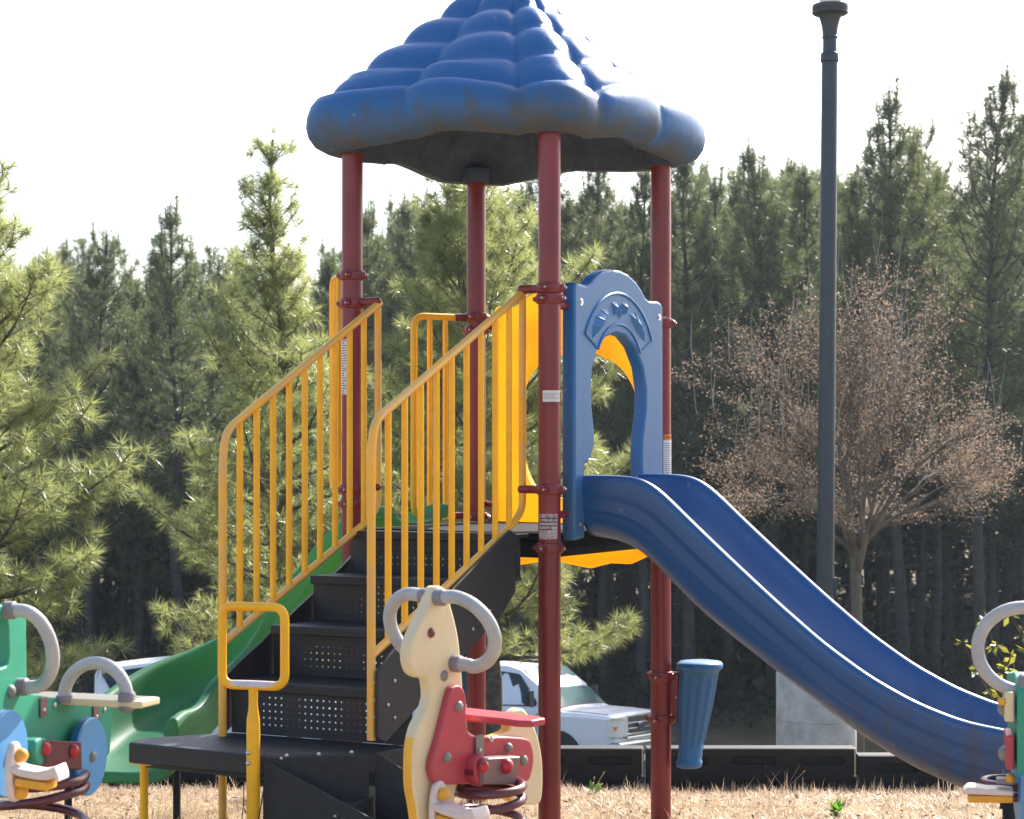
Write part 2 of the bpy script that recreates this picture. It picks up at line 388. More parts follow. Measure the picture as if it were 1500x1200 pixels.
# labels on posts: patches of the tube's own surface
def wrap_patch(c, r, a0, a1, z0, z1, n=10):
    mb = MB(); mb.grid([[c + Vector((math.cos(a0 + (a1 - a0) * i / n), math.sin(a0 + (a1 - a0) * i / n), 0)) * r + Z * z for i in range(n + 1)] for z in (z0, z1)]); return mb
def px_angle(c, x):                     # angle on a post's front whose point shows at photo column x
    off = (x - CX) / F_PX * c.y - c.x
    return -math.pi / 2 + math.asin(max(-1, min(1, off / PR)))
def wrap_text(txt, c, r, amid, zmid, size, m, parent):
    cu = bpy.data.curves.new('t', 'FONT'); cu.body = txt; cu.size = size; cu.align_x = 'CENTER'; cu.align_y = 'CENTER'; cu.extrude = 0; cu.offset = size * .02
    ob = bpy.data.objects.new('t', cu); COL.objects.link(ob); dg = bpy.context.evaluated_depsgraph_get(); dg.update()
    me = bpy.data.meshes.new_from_object(ob.evaluated_get(dg), depsgraph=dg); bpy.data.objects.remove(ob); me.materials.clear()
    for v in me.vertices:
        a = amid + v.co.x / r; v.co = c + Vector((math.cos(a) * r, math.sin(a) * r, zmid + v.co.y))
    return build('lettering', me, m, parent, smooth=None)
def sticker(post, x0, x1, y0, y1, m, name='label', label=None):
    c = posts[post]; a0, a1 = px_angle(c, x0), px_angle(c, x1); z0, z1 = zy(y1, c.y - PR), zy(y0, c.y - PR)
    o = build(name, wrap_patch(c, PR + .0012, a0, a1, z0, z1), m, post_objs[post], smooth=180, label=label)
    return o, c, a0, a1, z0, z1
def lines(c, a0, a1, z0, z1, n, parent, seed=0, h=.35):
    rg = random.Random(seed); mb = MB()
    for i in range(n):
        zc = z1 - (z1 - z0) * (i + .5) / n; hh = (z1 - z0) / n * h * .5
        e = a1 - (a1 - a0) * rg.choice([.04, .08, .3, .12])
        k = wrap_patch(c, PR + .0022, a0 + (a1 - a0) * .06, e, zc - hh, zc + hh, 5); mb.add(k.v, k.f)
    build('lettering', mb, M['ink'], parent, smooth=None)
o, c, a0, a1, z0, z1 = sticker('F', 795, 819.5, 572, 588.5, M['label'], label='small white label on the front post')
lines(c, a0, a1, z0 + .008, z1 - .008, 5, post_objs['F'], 1, .2)
o, c, a0, a1, z0, z1 = sticker('F', 790, 816, 753, 790, M['label_old'], label='scraped faded label low on the front post')
lines(c, a0, a1, z0 + .03, z1 - .01, 4, post_objs['F'], 2, .3)
o, c, a0, a1, z0, z1 = sticker('R', 970.5, 985, 645, 740, M['label'], label='tall white warning label on the slide post')
lines(c, a0, a1, z0, z1 - .01, 30, post_objs['R'], 3, .22)
c = posts['R']; zt = zy(645, c.y); zb_ = zy(638, c.y)
build('label', wrap_patch(c, PR + .0012, a0, a1, zt, zb_ + .004), M['orange'], post_objs['R'], smooth=180)
wrap_text('\u26a0 WARNING', c, PR + .0025, (a0 + a1) / 2, (zt + zb_ + .004) / 2, .0115, M['ink'], post_objs['R'])
o, c, a0, a1, z0, z1 = sticker('L', 501.5, 509, 497, 578, M['label'], label='tall narrow white label on the stair-side post')
lines(c, a0, a1, z0, z1, 22, post_objs['L'], 4, .3)

# roof --------------------------------------------------------------
def roof_R(th):
    p = 5.0; s = .70; c_, s_ = abs(math.cos(th)), abs(math.sin(th))
    return s / ((c_ ** p + s_ ** p) ** (1 / p))
corner0 = math.atan2(-.158, -.666)
VAL = [-.41, .43, .84, 1.2, 1.59, 2.43, 2.84, 3.2, 3.59]
def lobe_of(th):
    k = (th - corner0) % (2 * math.pi); n = int(k // (math.pi / 2)); k -= n * math.pi / 2
    q = n + (1 - math.tan(math.pi / 4 - k)) / 2
    if q > 3.59: q -= 4
    for b0, b1 in zip(VAL, VAL[1:]):
        if b0 <= q <= b1: return abs(math.sin(math.pi * (q - b0) / (b1 - b0))) ** .5
    return 0
def roof_pt(th, rf, z, lobe):
    R = roof_R(th - corner0 + math.pi / 4); l = lobe_of(th)
    lw = l - .72
    ck = math.cos((th - corner0) * 4)
    r = rf * R * (1 + lw * .078 * lobe)
    return Vector((CEN.x + math.cos(th) * r, CEN.y + math.sin(th) * r, z + lw * .030 * lobe * (1 if rf < .95 else .5) - (ck * (.012 if ck > 0 else .024) if rf > .8 else 0) + .024 * math.cos(2 * (th - corner0)) * max(0, min(1, (rf - .6) / .28)) * max(0, min(1, (z - 2.9) / .15))))
prof = []
bounds = [(.0, 3.66), (.165, 3.572), (.35, 3.450), (.535, 3.328), (.715, 3.197), (.885, 3.075)]
for (r0, z0), (r1, z1) in zip(bounds, bounds[1:]):
    L_ = math.hypot(r1 - r0, z1 - z0); nr, nz = (z0 - z1) / L_, (r1 - r0) / L_
    for i in range(9):
        t = i / 9; bl = (math.sin(math.pi * (t ** 1.06))) ** .8 * .027 * (L_ / .2)
        prof.append((max(.001, r0 + (r1 - r0) * t + nr * bl), z0 + (z1 - z0) * t + nz * bl, 1))
prof += [(.885, 3.075, 1), (.915, 3.083, 1), (.948, 3.073, 1), (.978, 3.045, 1), (.996, 3.005, 1), (1.0, 2.97, 1), (.99, 2.935, .9), (.962, 2.905, .8), (.915, 2.882, .7), (.86, 2.872, .55), (.82, 2.878, .5)]
inner = [(.82, 2.88, .5), (.79, 2.90, .5), (.77, 2.94, .5), (.70, 3.00, .4), (.5, 3.13, .3), (.25, 3.3, .1), (.001, 3.42, 0)]
NT = 256
mb = MB(); mb.grid([[roof_pt(2 * math.pi * k / NT, r, z, l) for k in range(NT)] for r, z, l in prof], closed=True)
roof = build('roof', mb, M['roof'], tower, smooth=180)
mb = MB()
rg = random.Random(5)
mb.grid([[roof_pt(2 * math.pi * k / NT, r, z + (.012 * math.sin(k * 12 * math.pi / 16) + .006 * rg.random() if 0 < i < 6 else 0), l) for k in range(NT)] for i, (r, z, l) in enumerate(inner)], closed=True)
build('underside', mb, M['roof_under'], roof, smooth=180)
for k, c in posts.items():
    mb = MB(); mb.lathe(c, [(PR + .001, 2.866), (.060, 2.868), (.064, 2.876), (.064, 2.93)], 24, caps=False); build('socket', mb, M['roof_under'], roof, smooth=40)
# deck --------------------------------------------------------------
mb = MB()
mb.box(T3(-SIDE / 2, SIDE / 2, 1.267), (.90, .90, .035), (U, W, Z))
for s_, ax_ in ((-1, 0), (1, 0), (-1, 1), (1, 1)):
    if ax_ == 0: mb.box(T3(-SIDE / 2 + s_ * .437, SIDE / 2, 1.218), (.03, .87, .066), (U, W, Z))
    else: mb.box(T3(-SIDE / 2, SIDE / 2 + s_ * .437, 1.218), (.84, .03, .065), (U, W, Z))
for i in (-1, 1): mb.box(T3(-SIDE / 2 + .15 * i, SIDE / 2, 1.226), (.04, .84, .05), (U, W, Z))
mb.box(T3(.0 - .03, SIDE / 2, 1.205), (.05, .86, .03), (U, W, Z))
deck = build('deck', mb, M['deck'], tower, bev=.006)
mb = MB()
for i in range(4): mb.dome(T3(-.12 - .05 * i, -.046, 1.218), .006, -W, .004, 8)
build('bolt', mb, M['steel'], deck)

# stairs: t runs outwards from the deck edge -------------------------
def S3(p, t, z): return PF + U * p - W * t + Z * z
def K3(p, t, z): return S3(p, t + .10 * (PB - p) / .76, z)
PA, PB = -.865, -.105
stairs = build('staircase', MB().box(S3((PA + PB) / 2, .42, .86), (PB - PA - .01, .03, .05), (U, W, Z)), M['black_step'], tower)
stairs_data = [(1.283, -.02, .06), (1.113, .035, .31), (.935, .285, .56), (.745, .535, .81)]
for i, (z, t0, t1) in enumerate(stairs_data):
    mb = MB()
    mb.prism([K3(PA, t0, z), K3(PA, t1, z), K3(PB, t1, z), K3(PB, t0, z)], -Z * .016)
    mb.prism([K3(PA, t1 - .008, z + .001), K3(PA, t1 + .012, z + .001), K3(PB, t1 + .012, z + .001), K3(PB, t1 - .008, z + .001)], -Z * .034)
    build('tread', mb, M['black_step'], stairs, bev=.004)
    znext = stairs_data[i + 1][0] if i < 3 else .55
    a, b = K3(PA, t1 - .012, 0), K3(PB, t1 - .012, 0)
    mb = MB(); mb.add([a + Z * znext, b + Z * znext, b + Z * (z - .016), a + Z * (z - .016)], [(0, 1, 2, 3)])
    ri = build('riser', mb, M['perf'], stairs, smooth=None)
    uv = ri.data.uv_layers.new(name='UVMap'); h = z - .016 - znext
    cs = {0: (0, 0), 1: (PB - PA, 0), 2: (PB - PA, h), 3: (0, h)}
    for lp in ri.data.loops:
        co = ri.data.vertices[lp.vertex_index].co + OFF[ri.name]
        uu = (co - S3(PA, 0, 0)).dot(U); uv.data[lp.index].uv = (uu, co.z - znext)
def tz(pts, p): return [S3(p, t, z) for t, z in pts]
for p, s_ in ((PB + .004, 1), (PA - .016, -1)):
    mb = MB()
    poly = [(.11, 1.29), (.11, 1.06), (.2, .985), (.98, .59), (1.03, .61), (1.03, .84), (.95, .90), (.15, 1.305)]
    if s_ < 0: poly = [(.02, 1.25), (.02, 1.03), (.2, .92), (.93, .55), (.93, .765), (.2, 1.14)]
    mb.prism(tz(poly, p), U * .012); build('stringer', mb, M['black_step'], stairs, smooth=30, bev=.003)
bl = MB()
for t, z in ((.30, 1.0), (.42, .94), (.93, .80), (.93, .67), (.97, .72), (.7, .80)): bl.dome(S3(PB + .017, t, z), .007, U, .005, 8)
build('bolt', bl, M['steel'], stairs)

# hand rails ----------------------------------------------------------
def handrail(p, top, low, tlow, zend, arm, label=None):
    r = .0155
    path = [S3(p, -.015, top), S3(p, tlow - .0, low), S3(p, tlow + .02, low - .11), S3(p, tlow + .02, zend)]
    mb = MB(); mb.tube(round_path(path, .055, 6), r, 14)
    zl0 = 1.40
    lowp = [S3(p, 0.0, top - .02), S3(p, 0.0, zl0 - .02), S3(p, .085, 1.315), S3(p, tlow + .02, .895)]
    mb.tube(round_path(lowp, .04, 6), r * .96, 14)
    o = build('handrail', mb, M['yellow_rail'], tower, smooth=50, label=label)
    for i in range(1, 10):
        t = (tlow + .02) * i / 10
        zt = top + (low - top) * t / tlow; zb = 1.315 + (.895 - 1.315) * max(0, (t - .085)) / (tlow + .02 - .085)
        b = MB(); b.tube([S3(p, t, zb), S3(p, t, (zt + zb) / 2), S3(p, t, zt)], .0125, 12); build('baluster', b, M['yellow'], o, smooth=50)
    a = MB()
    for q, z in ((arm, top + .005), (arm, 1.46)): a.tube([S3(q, .0, z), S3(p, .005, z)], .017, 12); a.ball(S3(p, .005, z), .018)
    build('bracket', a, M['red'], o, smooth=50)
    return o
ra = handrail(-.125, 2.25, 1.72, 1.0, .60, 0)
rb = handrail(-.835, 2.235, 1.69, .965, gz(-1.1, 6.7) - .2, -SIDE)
bl = MB()
for z in (.80, .74, .68): bl.dome(S3(-.125 + .016, 1.02, z), .007, (U - W * .4).normalized(), .005, 8)
build('bolt', bl, M['steel'], ra)

# guard panels beside the slide entry ---------------------------------
def guard(a, b, z0, z1, nb, post, mid=None):
    a, b = Vector(a), Vector(b); mb = MB()
    path = [a + Z * z1, b + Z * z1, b + Z * z0, a + Z * z0]
    mb.tube(round_path(path, .06, 7), .0155, 14)
    o = build('guard_rail', mb, M['yellow'], tower, smooth=50)
    for i in range(1, nb + 1):
        q = b + (a - b) * i / (nb + .6); b2 = MB(); b2.tube([q + Z * z0, q + Z * z1], .0125, 12); build('baluster', b2, M['yellow'], o, smooth=50)
    br = MB(); c = posts[post]
    for z in (z0, z1): br.tube([c + Z * z, a + Z * z], .018, 12)
    build('bracket', br, M['red'], o, smooth=50)
pb = posts['B']; guard(pb + Vector((-.10, -.04, 0)), (-.452, 8.33, 0), zy(757, 8.35), zy(463, 8.35), 2, 'B')
pl = posts['L']; guard(pl + Vector((-.055, .06, 0)), (-.785, 7.92, 0), zy(716, 7.9), zy(410, 7.9), 2, 'L')

# transfer platform and its side steps --------------------------------
def on_z(x, y, z):                       # photo pixel onto a level surface
    D = Vector(((x - CX) / F_PX, 1, (CY - y) / F_PX)); return CAM + D * ((z - HC) / D.z)
ZP = .55
A_ = Vector((-.857, 6.306, 0)); B_ = Vector((-.505, 6.37, 0))
LFc, LBc = Vector((-1.40, 6.60, 0)), Vector((-1.385, 6.70, 0))
poly = [p + Z * ZP for p in (LBc, LFc, A_, B_, K3(PB, .80, 0), K3(PA, .80, 0))]
plat = build('transfer_platform', MB().prism(poly, -Z * .075), M['black_step'], tower, smooth=30, bev=.008)
mb = MB(); mb.prism([p - Z * .072 for p in (LBc + Vector((.04, 0, ZP)), LFc + Vector((.04, .02, ZP)), A_ + Vector((0, .04, ZP)), B_ + Vector((-.04, .05, ZP)))], -Z * .02); build('frame', mb, M['black_step'], plat)
mb = MB(); q = at(211, 1160, 6.62); q.z = 0; mb.lathe(q, [(.0155, gz(q.x, q.y) - .1), (.0155, ZP - .07)], 14); mb.box(q + Z * (ZP - .078), (.10, .05, .006), (U, W, Z)); build('leg', mb, M['yellow'], plat, smooth=40)
sd = (B_ - A_).normalized(); sn = Vector((sd.y, -sd.x, 0))
stp = MB(); stp.prism([A_ + Z * (ZP - .002) + sn * .006, B_ + Z * (ZP - .002) + sn * .006, B_ + Z * .12 + sn * .006, A_ + Z * .12 + sn * .006], sn * .012)
panel = build('side_steps', stp, M['black_step'], tower, smooth=30, bev=.003)
e1 = Vector((.95, -.31, 0)).normalized(); n1 = Vector((.31, .95, 0)).normalized()
a0_ = A_ - n1 * .015
mb = MB(); mb.prism([a0_ + Z * (ZP - .02), a0_ + e1 * .03 + Z * (ZP - .02), a0_ + e1 * .62 + Z * .27, a0_ + e1 * .62 + Z * .1, a0_ + e1 * .1 + Z * .16, a0_ + Z * .215], -n1 * .012)
build('stringer', mb, M['black_step'], panel, smooth=30, bev=.003)
b0_ = B_ + n1 * .01 + e1 * .02
mb = MB(); mb.prism([b0_ + Z * (ZP + .0), b0_ + e1 * .03 + Z * (ZP - .01), b0_ + e1 * .5 + Z * .27, b0_ + e1 * .5 + Z * .1, b0_ + Z * .1], n1 * .012)
build('stringer', mb, M['black_step'], panel, smooth=30, bev=.003)
for z, s0, s1 in ((.40, .04, .33), (.22, .30, .58)):
    w0, w1 = A_ + e1 * s0, A_ + e1 * s1
    mb = MB(); mb.prism([w0 + Z * z, w1 + Z * z, w1 + n1 * .33 + Z * z, w0 + n1 * .33 + Z * z], -Z * .03); mb.prism([w1 + Z * (z - .03), w1 + n1 * .33 + Z * (z - .03), w1 + n1 * .33 + Z * (z - .18), w1 + Z * (z - .18)], -e1 * .01)
    build('tread', mb, M['black_step'], panel, bev=.003)
bl = MB()
for x, y in ((420, 1107), (467, 1105), (515, 1102)): bl.dome(on_plane(x, y, A_ + sn * .018, sn), .0075, sn, .006, 8)
for x, y in ((412, 1111), (491, 1196)): bl.dome(on_plane(x, y, a0_ - n1 * .012, n1), .006, -n1, .005, 8)
build('bolt', bl, M['steel'], panel)

# grab handle on the platform
hc = at(371, 900, 6.28); hc.z = 0; hd = Vector((.96, -.28, 0)).normalized()
loop = [hc + hd * a + Z * b for a, b in ((-.118, .80), (.118, .80), (.118, 1.074), (-.118, 1.074))]
mb = MB(); mb.tube(round_path(loop, .045, 7, True), .0158, 16, closed=True)
mb.lathe(hc, [(.0235, gz(hc.x, hc.y) - .1), (.0235, .655), (.0225, .685), (.0165, .72), (.0155, .745), (.0165, .79)], 20)
gh = build('grab_handle', mb, M['yellow'], tower, smooth=50)
mb = MB(); mb.tube([hc + hd * a + Z * .8015 for a in (-.088, -.05, 0, .05, .085)], [.0155, .0163, .0165, .0163, .0155], 16)
build('worn_bar', mb, M['white_worn'], gh, smooth=50, label='worn whitish lower bar of the loop')
bl = MB()
for y in (1103, 1118): bl.dome(at(363.5, y, hc.y - .022), .0085, (-.15, -1, 0), .006, 10)
build('bolt', bl, M['steel'], gh)
mb = MB(); mb.tube(catmull([at(378, 1205, hc.y - .03), at(384, 1170, hc.y - .03), at(388, 1140, hc.y - .03), at(387, 1105, hc.y - .02)], 6), .0022, 6); mb.tube(catmull([at(354, 1205, hc.y - .03), at(357, 1170, hc.y - .02), at(357, 1140, hc.y - .0)], 5), .002, 6)
build('cable_tie', mb, M['rubber'], gh)

# arch panels -----------------------------------------------------------
def arch_panel(O, A, out, m, name, bottom=1.255, foot_w=True, scallop=False, label=None):
    """O: start post, A: horizontal direction along the side, out: outward normal"""
    ol = [(.095, 2.268), (.115, 2.285), (.16, 2.282), (.2, 2.278), (.235, 2.292), (.285, 2.325), (.345, 2.350), (.42, 2.362), (.50, 2.362), (.575, 2.352), (.65, 2.325), (.70, 2.295), (.735, 2.266), (.77, 2.254), (.86, 2.258), (.885, 2.252), (.902, 2.235)]
    if scallop:
        ol += [(.902, 1.40), (.902, 1.15)] + [(.902 - i * .1, 1.07 + .04 * abs(math.sin(i * math.pi / 3.5 + .2))) for i in range(1, 8)] + [(.095, 1.15), (.095, 1.4)]
        hole = [(.222, 1.76), (.228, 1.85), (.26, 1.94), (.32, 2.01), (.42, 2.048), (.54, 2.058), (.66, 2.042), (.755, 1.985), (.82, 1.90), (.848, 1.80), (.848, 1.70), (.84, 1.55), (.80, 1.45), (.70, 1.40), (.40, 1.40), (.31, 1.44), (.255, 1.53), (.228, 1.65)]
        me = plate(ol, [sm2(hole, 3)], .055, .012, O, A)
    else:
        h = [(.185, 1.262), (.185, 1.56), (.215, 1.565), (.248, 1.60), (.27, 1.65), (.262, 1.72), (.245, 1.80), (.24, 1.87), (.252, 1.945), (.295, 2.025), (.37, 2.078), (.46, 2.10), (.55, 2.09), (.635, 2.045), (.705, 1.965), (.735, 1.87), (.732, 1.79), (.715, 1.72), (.70, 1.66), (.695, 1.6), (.70, 1.50), (.705, 1.40), (.705, 1.262)]
        ol += [(.905, 1.4), (.902, 1.262)] + [h[-1]] + [(x, y) for x, y in reversed(h)] + [(.11, 1.255), (.095, 1.27)]
        ol = [(.095 + (x - .095) * .962, z) for x, z in ol]
        me = plate(ol, [], .06, .012, O, A)
    o = build(name, me, m, tower, smooth=50, label=label); me = o.data
    # raised crescent and leaf shards above the opening
    rl = MB(); cx_, cz_ = .472, 1.93
    def P3(a, z, h): return Vector(O) + A * a + Z * z + out * h
    for rad in (.335, .212):
        path = [P3(cx_ + rad * math.cos(t) * .98, cz_ + rad * math.sin(t) * (1.0 if rad > .3 else .98), .030) for t in [R_(28 + 124 * i / 24) for i in range(25)]]
        rl.tube(path, .007, 8)
    for t in (R_(28), R_(152)): rl.tube([P3(cx_ + q_ * math.cos(t), cz_ + q_ * math.sin(t), .030) for q_ in (.212, .333)], .006, 8)
    for t0, t1 in ((32, 72), (108, 150)):                     # two leaves following the arc, ridged along the middle
        n_l = 9; rows_l = []
        for i in range(n_l + 1):
            u = i / n_l; t = R_(t0 + (t1 - t0) * u); wv = .038 * math.sin(math.pi * min(1, u * 1.0 + .02)) ** .7 + .001; rr_ = .272
            rows_l.append([P3(cx_ + (rr_ + k * wv) * math.cos(t), cz_ + (rr_ + k * wv) * math.sin(t), h) for k, h in ((-1, .027), (-.1, .030 + .018 * math.sin(math.pi * u)), (1, .027))])
        rl.grid(rows_l)
        for i in (2, 4, 6): rl.tube([rows_l[i][1], rows_l[i + 1][2]], .0035, 6)
    for u, v, w_, h_, tl in ((-.045, .0, .030, .038, .55), (.0, -.012, .028, .034, -.5), (.042, .006, .030, .036, .6)):
        c0_ = [(-w_, -h_ * .6), (w_ * .5, -h_), (w_, h_ * .5), (-w_ * .4, h_)]
        pts = [P3(cx_ + u + x * math.cos(tl) - y * math.sin(tl), cz_ + .272 + v + x * math.sin(tl) + y * math.cos(tl), .028) for x, y in c0_]
        rl.add(pts + [P3(cx_ + u + .006, cz_ + .275 + v, .047)], [(0, 1, 4), (1, 2, 4), (2, 3, 4), (3, 0, 4)])
    build('relief', rl, m, o, smooth=30)
    bl = MB()
    for a, z in ((.15, 2.21), (.15, 1.32), (.835, 2.19), (.835, 1.5)): bl.lathe(P3(a, z, .029), [(.015, 0), (.015, .002), (.008, .002), (.008, .006)], 12, out)
    build('bolt', bl, M['steel'], o)
    br = MB()
    for z in (2.19, 1.36):
        for a0_, a1_ in ((0, .12), (.968, .87)): br.tube([P3(a0_, z, -.0), P3(a1_, z, -.015)], .016, 10)
    build('bracket', br, M['red'], o)
    return o
arch_panel(T3(.03, 0, 0), W, U, M['arch'], 'arch_panel', label='blue arched panel above the slide')
arch_panel(T3(-SIDE, SIDE + .03, 0), U, W, M['yellow_plastic'], 'arch_panel', scallop=True, label='yellow arched panel on the far side')

# blue slide ----------------------------------------------------------
def interp(tab, x):
    if x <= tab[0][0]: return tab[0][1]
    for (a, va), (b, vb) in zip(tab, tab[1:]):
        if x <= b: return va + (vb - va) * (x - a) / (b - a)
    return tab[-1][1]
def slide_mesh(stations):
    """stations: (centre, lateral, half width, z bottom, z top)"""
    rows = []
    for c, lat, hw, zb, zt in stations:
        H = zt - zb; fl = zb + min(.05, H * .25)
        half = [(0, zb), (hw * .6, zb + .002), (hw - .055, zb + .018), (hw - .018, zb + .055), (hw - .004, zb + H * .3), (hw - .004, zb + H * .42), (hw + .004, zb + H * .428), (hw + .003, zb + H * .66), (hw + .010, zb + H * .67), (hw + .009, zt - .03), (hw + .005, zt - .008), (hw - .012, zt), (hw - .034, zt - .002), (hw - .048, zt - .018), (hw - .056, zt - .06), (hw - .068, fl + .07), (hw - .10, fl + .018), (hw * .5, fl), (0, fl)]
        ring = [c + lat * a + Z * z for a, z in half] + [c - lat * a + Z * z for a, z in reversed(half[1:-1])]
        rows.append(ring)
    mb = MB(); mb.grid(rows, closed=True)
    for e, rev in ((0, True), (-1, False)):   # end lips
        n = len(rows[0]); base = 0 if e == 0 else (len(rows) - 1) * n
        for i in range(18):
            j = i; 
        h = 19
        for i in range(h - 2):
            if i >= 9: break
        # close wall thickness between outer and inner skin
        half_pairs = [(i, 18 - i) for i in range(0, 9)]
        for (a, b), (c_, d_) in zip(half_pairs, half_pairs[1:]):
            mb.f.append((base + a, base + c_, base + d_, base + b))
            n2 = n
            mb.f.append((base + (n2 - a) % n2, base + (n2 - c_) % n2, base + (n2 - d_) % n2, base + (n2 - b) % n2))
        mb.f.append((base + 8, base + 9, base + 10)); mb.f.append((base + n - 8, base + n - 9, base + n - 10))
    return mb
TOP = [(.03, 1.517), (.2, 1.518), (.29, 1.512), (.34, 1.50), (.40, 1.462), (.53, 1.347), (.716, 1.19), (.893, 1.045), (1.079, .902), (1.26, .788), (1.436, .705), (1.607, .652), (1.785, .630), (2.0, .622)]
BOT = [(.03, 1.262), (.18, 1.245), (.262, 1.213), (.33, 1.17), (.383, 1.119), (.545, .975), (.716, .856), (.893, .742), (1.079, .622), (1.213, .54), (1.379, .455), (1.552, .393), (1.7, .362), (1.85, .35), (2.0, .35)]
st = []
def sm(tab, x, w=.05): return sum(interp(tab, x + d * w) for d in (-1, -.5, 0, .5, 1)) / 5
for i in range(64):
    p = .035 + (1.98 - .035) * i / 63
    st.append((T3(p, .42, 0), W, .252, sm(BOT, p), sm(TOP, p)))
sl = build('slide', slide_mesh(st), M['slide'], tower, smooth=60, sub=1, label='long straight blue slide')
mb = MB(); q = T3(1.75, .42, 0)
for s_ in (-.16, .16): mb.tube([q + W * s_ + Z * (gz(q.x, q.y) - .1), q + W * s_ + Z * .36], .024, 12)
mb.box(q + Z * .35, (.05, .38, .02), (U, W, Z)); build('leg', mb, M['border'], sl, smooth=40)

# green slide -----------------------------------------------------------
path = catmull([(-.42, 8.10, 0), (-.62, 8.235, 0), (-.86, 8.37, 0), (-1.14, 8.42, 0), (-1.38, 8.33, 0), (-1.55, 8.13, 0), (-1.63, 7.86, 0), (-1.67, 7.62, 0)], 8)
cum = [0]
for a, b in zip(path, path[1:]): cum.append(cum[-1] + (b - a).length)
GT = [(0, 1.37), (.12, 1.37), (.25, 1.32), (.55, 1.11), (.85, .86), (1.1, .68), (1.35, .58), (1.6, .51), (1.95, .48)]
GB = [(0, 1.28), (.12, 1.24), (.25, 1.12), (.55, .84), (.85, .60), (1.1, .42), (1.35, .31), (1.6, .235), (1.95, .205)]
st = []
for i, p in enumerate(path):
    t = (path[min(i + 1, len(path) - 1)] - path[max(i - 1, 0)]).normalized(); lat = Vector((t.y, -t.x, 0))
    k = cum[i] / cum[-1] * 1.95
    bank = 1
    st.append((p, lat, .235 + .03 * min(1, k / 1.9), sm(GB, k, .08), sm(GT, k, .08) + (.012 * math.sin(k * 11) if k > .9 else 0)))
gs = build('slide', slide_mesh(st), M['green_slide'], tower, smooth=60, sub=1, label='short curved green slide')
for x, y, d in ((259, 1190, 7.95), (100, 1192, 8.0)):
    b = at(x, y, d); mb = MB(); mb.tube([Vector((b.x, b.y, gz(b.x, b.y) - .1)), Vector((b.x, b.y, .26))], .017, 12); build('leg', mb, M['border'], gs, smooth=40)

# talk-drum cup hung on the right post -----------------------------------
dc = posts['R'] + Vector((.15, -.035, 0))
NF = 72; rows = []
ztop = zy(968, dc.y); zbt = zy(1124, dc.y)
dprof = [(.0, .0), (.05, .0), (.058, .004), (.062, .016), (.060, .03), (.055, .035), (.058, .06), (.055, .068), (.060, .10), (.057, .108), (.064, .14), (.072, .2), (.082, .28), (.088, .36), (.092, .42), (.094, .435), (.106, .442), (.110, .452), (.108, .466), (.098, .474), (.07, .478), (.0, .478)]
sc_ = (ztop - zbt) / .478
for r, h in dprof:
    row = []
    for k in range(NF):
        a = 2 * math.pi * k / NF; fl = 1 - (.13 * (.5 + .5 * math.cos(a * 11)) ** 2 if .1 < h < .435 else 0)
        row.append(dc + Vector(((h / .478 - .6) * .05, 0, 0)) + Vector((math.cos(a), math.sin(a), 0)) * max(r, .0005) * fl * .93 + Z * (zbt + h * sc_))
    rows.append(row)
mb = MB(); mb.grid(rows, closed=True)
dr = build('drum', mb, M['drum'], tower, smooth=60, label='fluted blue cup-shaped drum')
mb = MB(); mb.box(posts['R'] + Vector((.062, -.012, zy(1022, dc.y))), (.03, .02, .22)); 
build('bracket', mb, M['red'], dr, bev=.004)
bl = MB(); bl.dome(posts['R'] + Vector((.066, -.023, zy(1022, dc.y))), .006, (0, -1, 0), .004, 8); build('bolt', bl, M['steel'], dr)

# ------------------------------------------------------------------ spring riders
def spring_coil(c, r, z0, z1, turns, tr, n=22):
    N_ = int(turns * n); pts = []
    for i in range(N_ + 1):
        a = 2 * math.pi * i / n; q = i / N_; k = 1 - 1.5 / turns
        zd = z1 - 1.5 * tr * 2.3
        zz = z0 + (zd - z0) * q / k if q < k else zd + (z1 - zd) * (q - k) / (1 - k)
        pts.append(Vector((c.x + r * math.cos(a), c.y + r * math.sin(a), zz)))
    mb = MB(); mb.tube(pts, tr, 12); return mb
def footrest(parent, O, N, A, x, y, length, seed=0):
    """a peg plate with an upright end; N outward from the rider's side, A forward"""
    base = on_plane(x, y, O, N)
    mb = MB(); ol = [(-.035, -.01), (-.03, -.035), (.0, -.045), (.02, -.03), (.03, .02), (.025, .07), (.01, .085), (-.02, .08), (-.032, .05)]
    return base

# --- cream and red animal rider
f = Vector((-.62, -.785, 0)).normalized(); n_ = Vector((.785, -.62, 0)).normalized()
RO = Vector(((660 - CX) / F_PX * 4.9, 4.9, 0))
base = RO - f * .10; base.z = gz(base.x, base.y)
rider = empty('spring_rider', base, 'cream animal-shaped spring rider with red side panel and grey ring handle before the stairs', 'spring rider')
def trace(pts, off, th, bev, O=RO, A=f, N=n_, smooth_n=4, raw=False):
    Oo = O + N * off; l2 = local2(pts, Oo, A, N)
    return plate(l2 if raw else sm2(l2, smooth_n), [], th, bev, Oo, A)
body = [(636, 858), (628, 864), (618, 890), (603, 920), (594, 943), (592, 966), (597, 984), (607, 992), (618, 994), (621, 1003), (622, 1022), (616, 1042), (606, 1060), (600, 1080), (597, 1105), (597, 1150), (602, 1180), (607, 1215), (612, 1250), (655, 1250), (659, 1200), (663, 1150), (700, 1130), (733, 1135), (742, 1172), (778, 1178), (787, 1165), (788, 1120), (783, 1085), (775, 1062), (765, 1043), (757, 1037), (748, 1041), (740, 1054), (737, 1070), (700, 1080), (672, 1060), (671, 1010), (668, 967), (664, 930), (655, 892), (646, 865)]
me = trace(body, -.018, .038, .008)
bo = build('body_panel', me, [M['cream'], M['cream_edge']], rider, smooth=50)
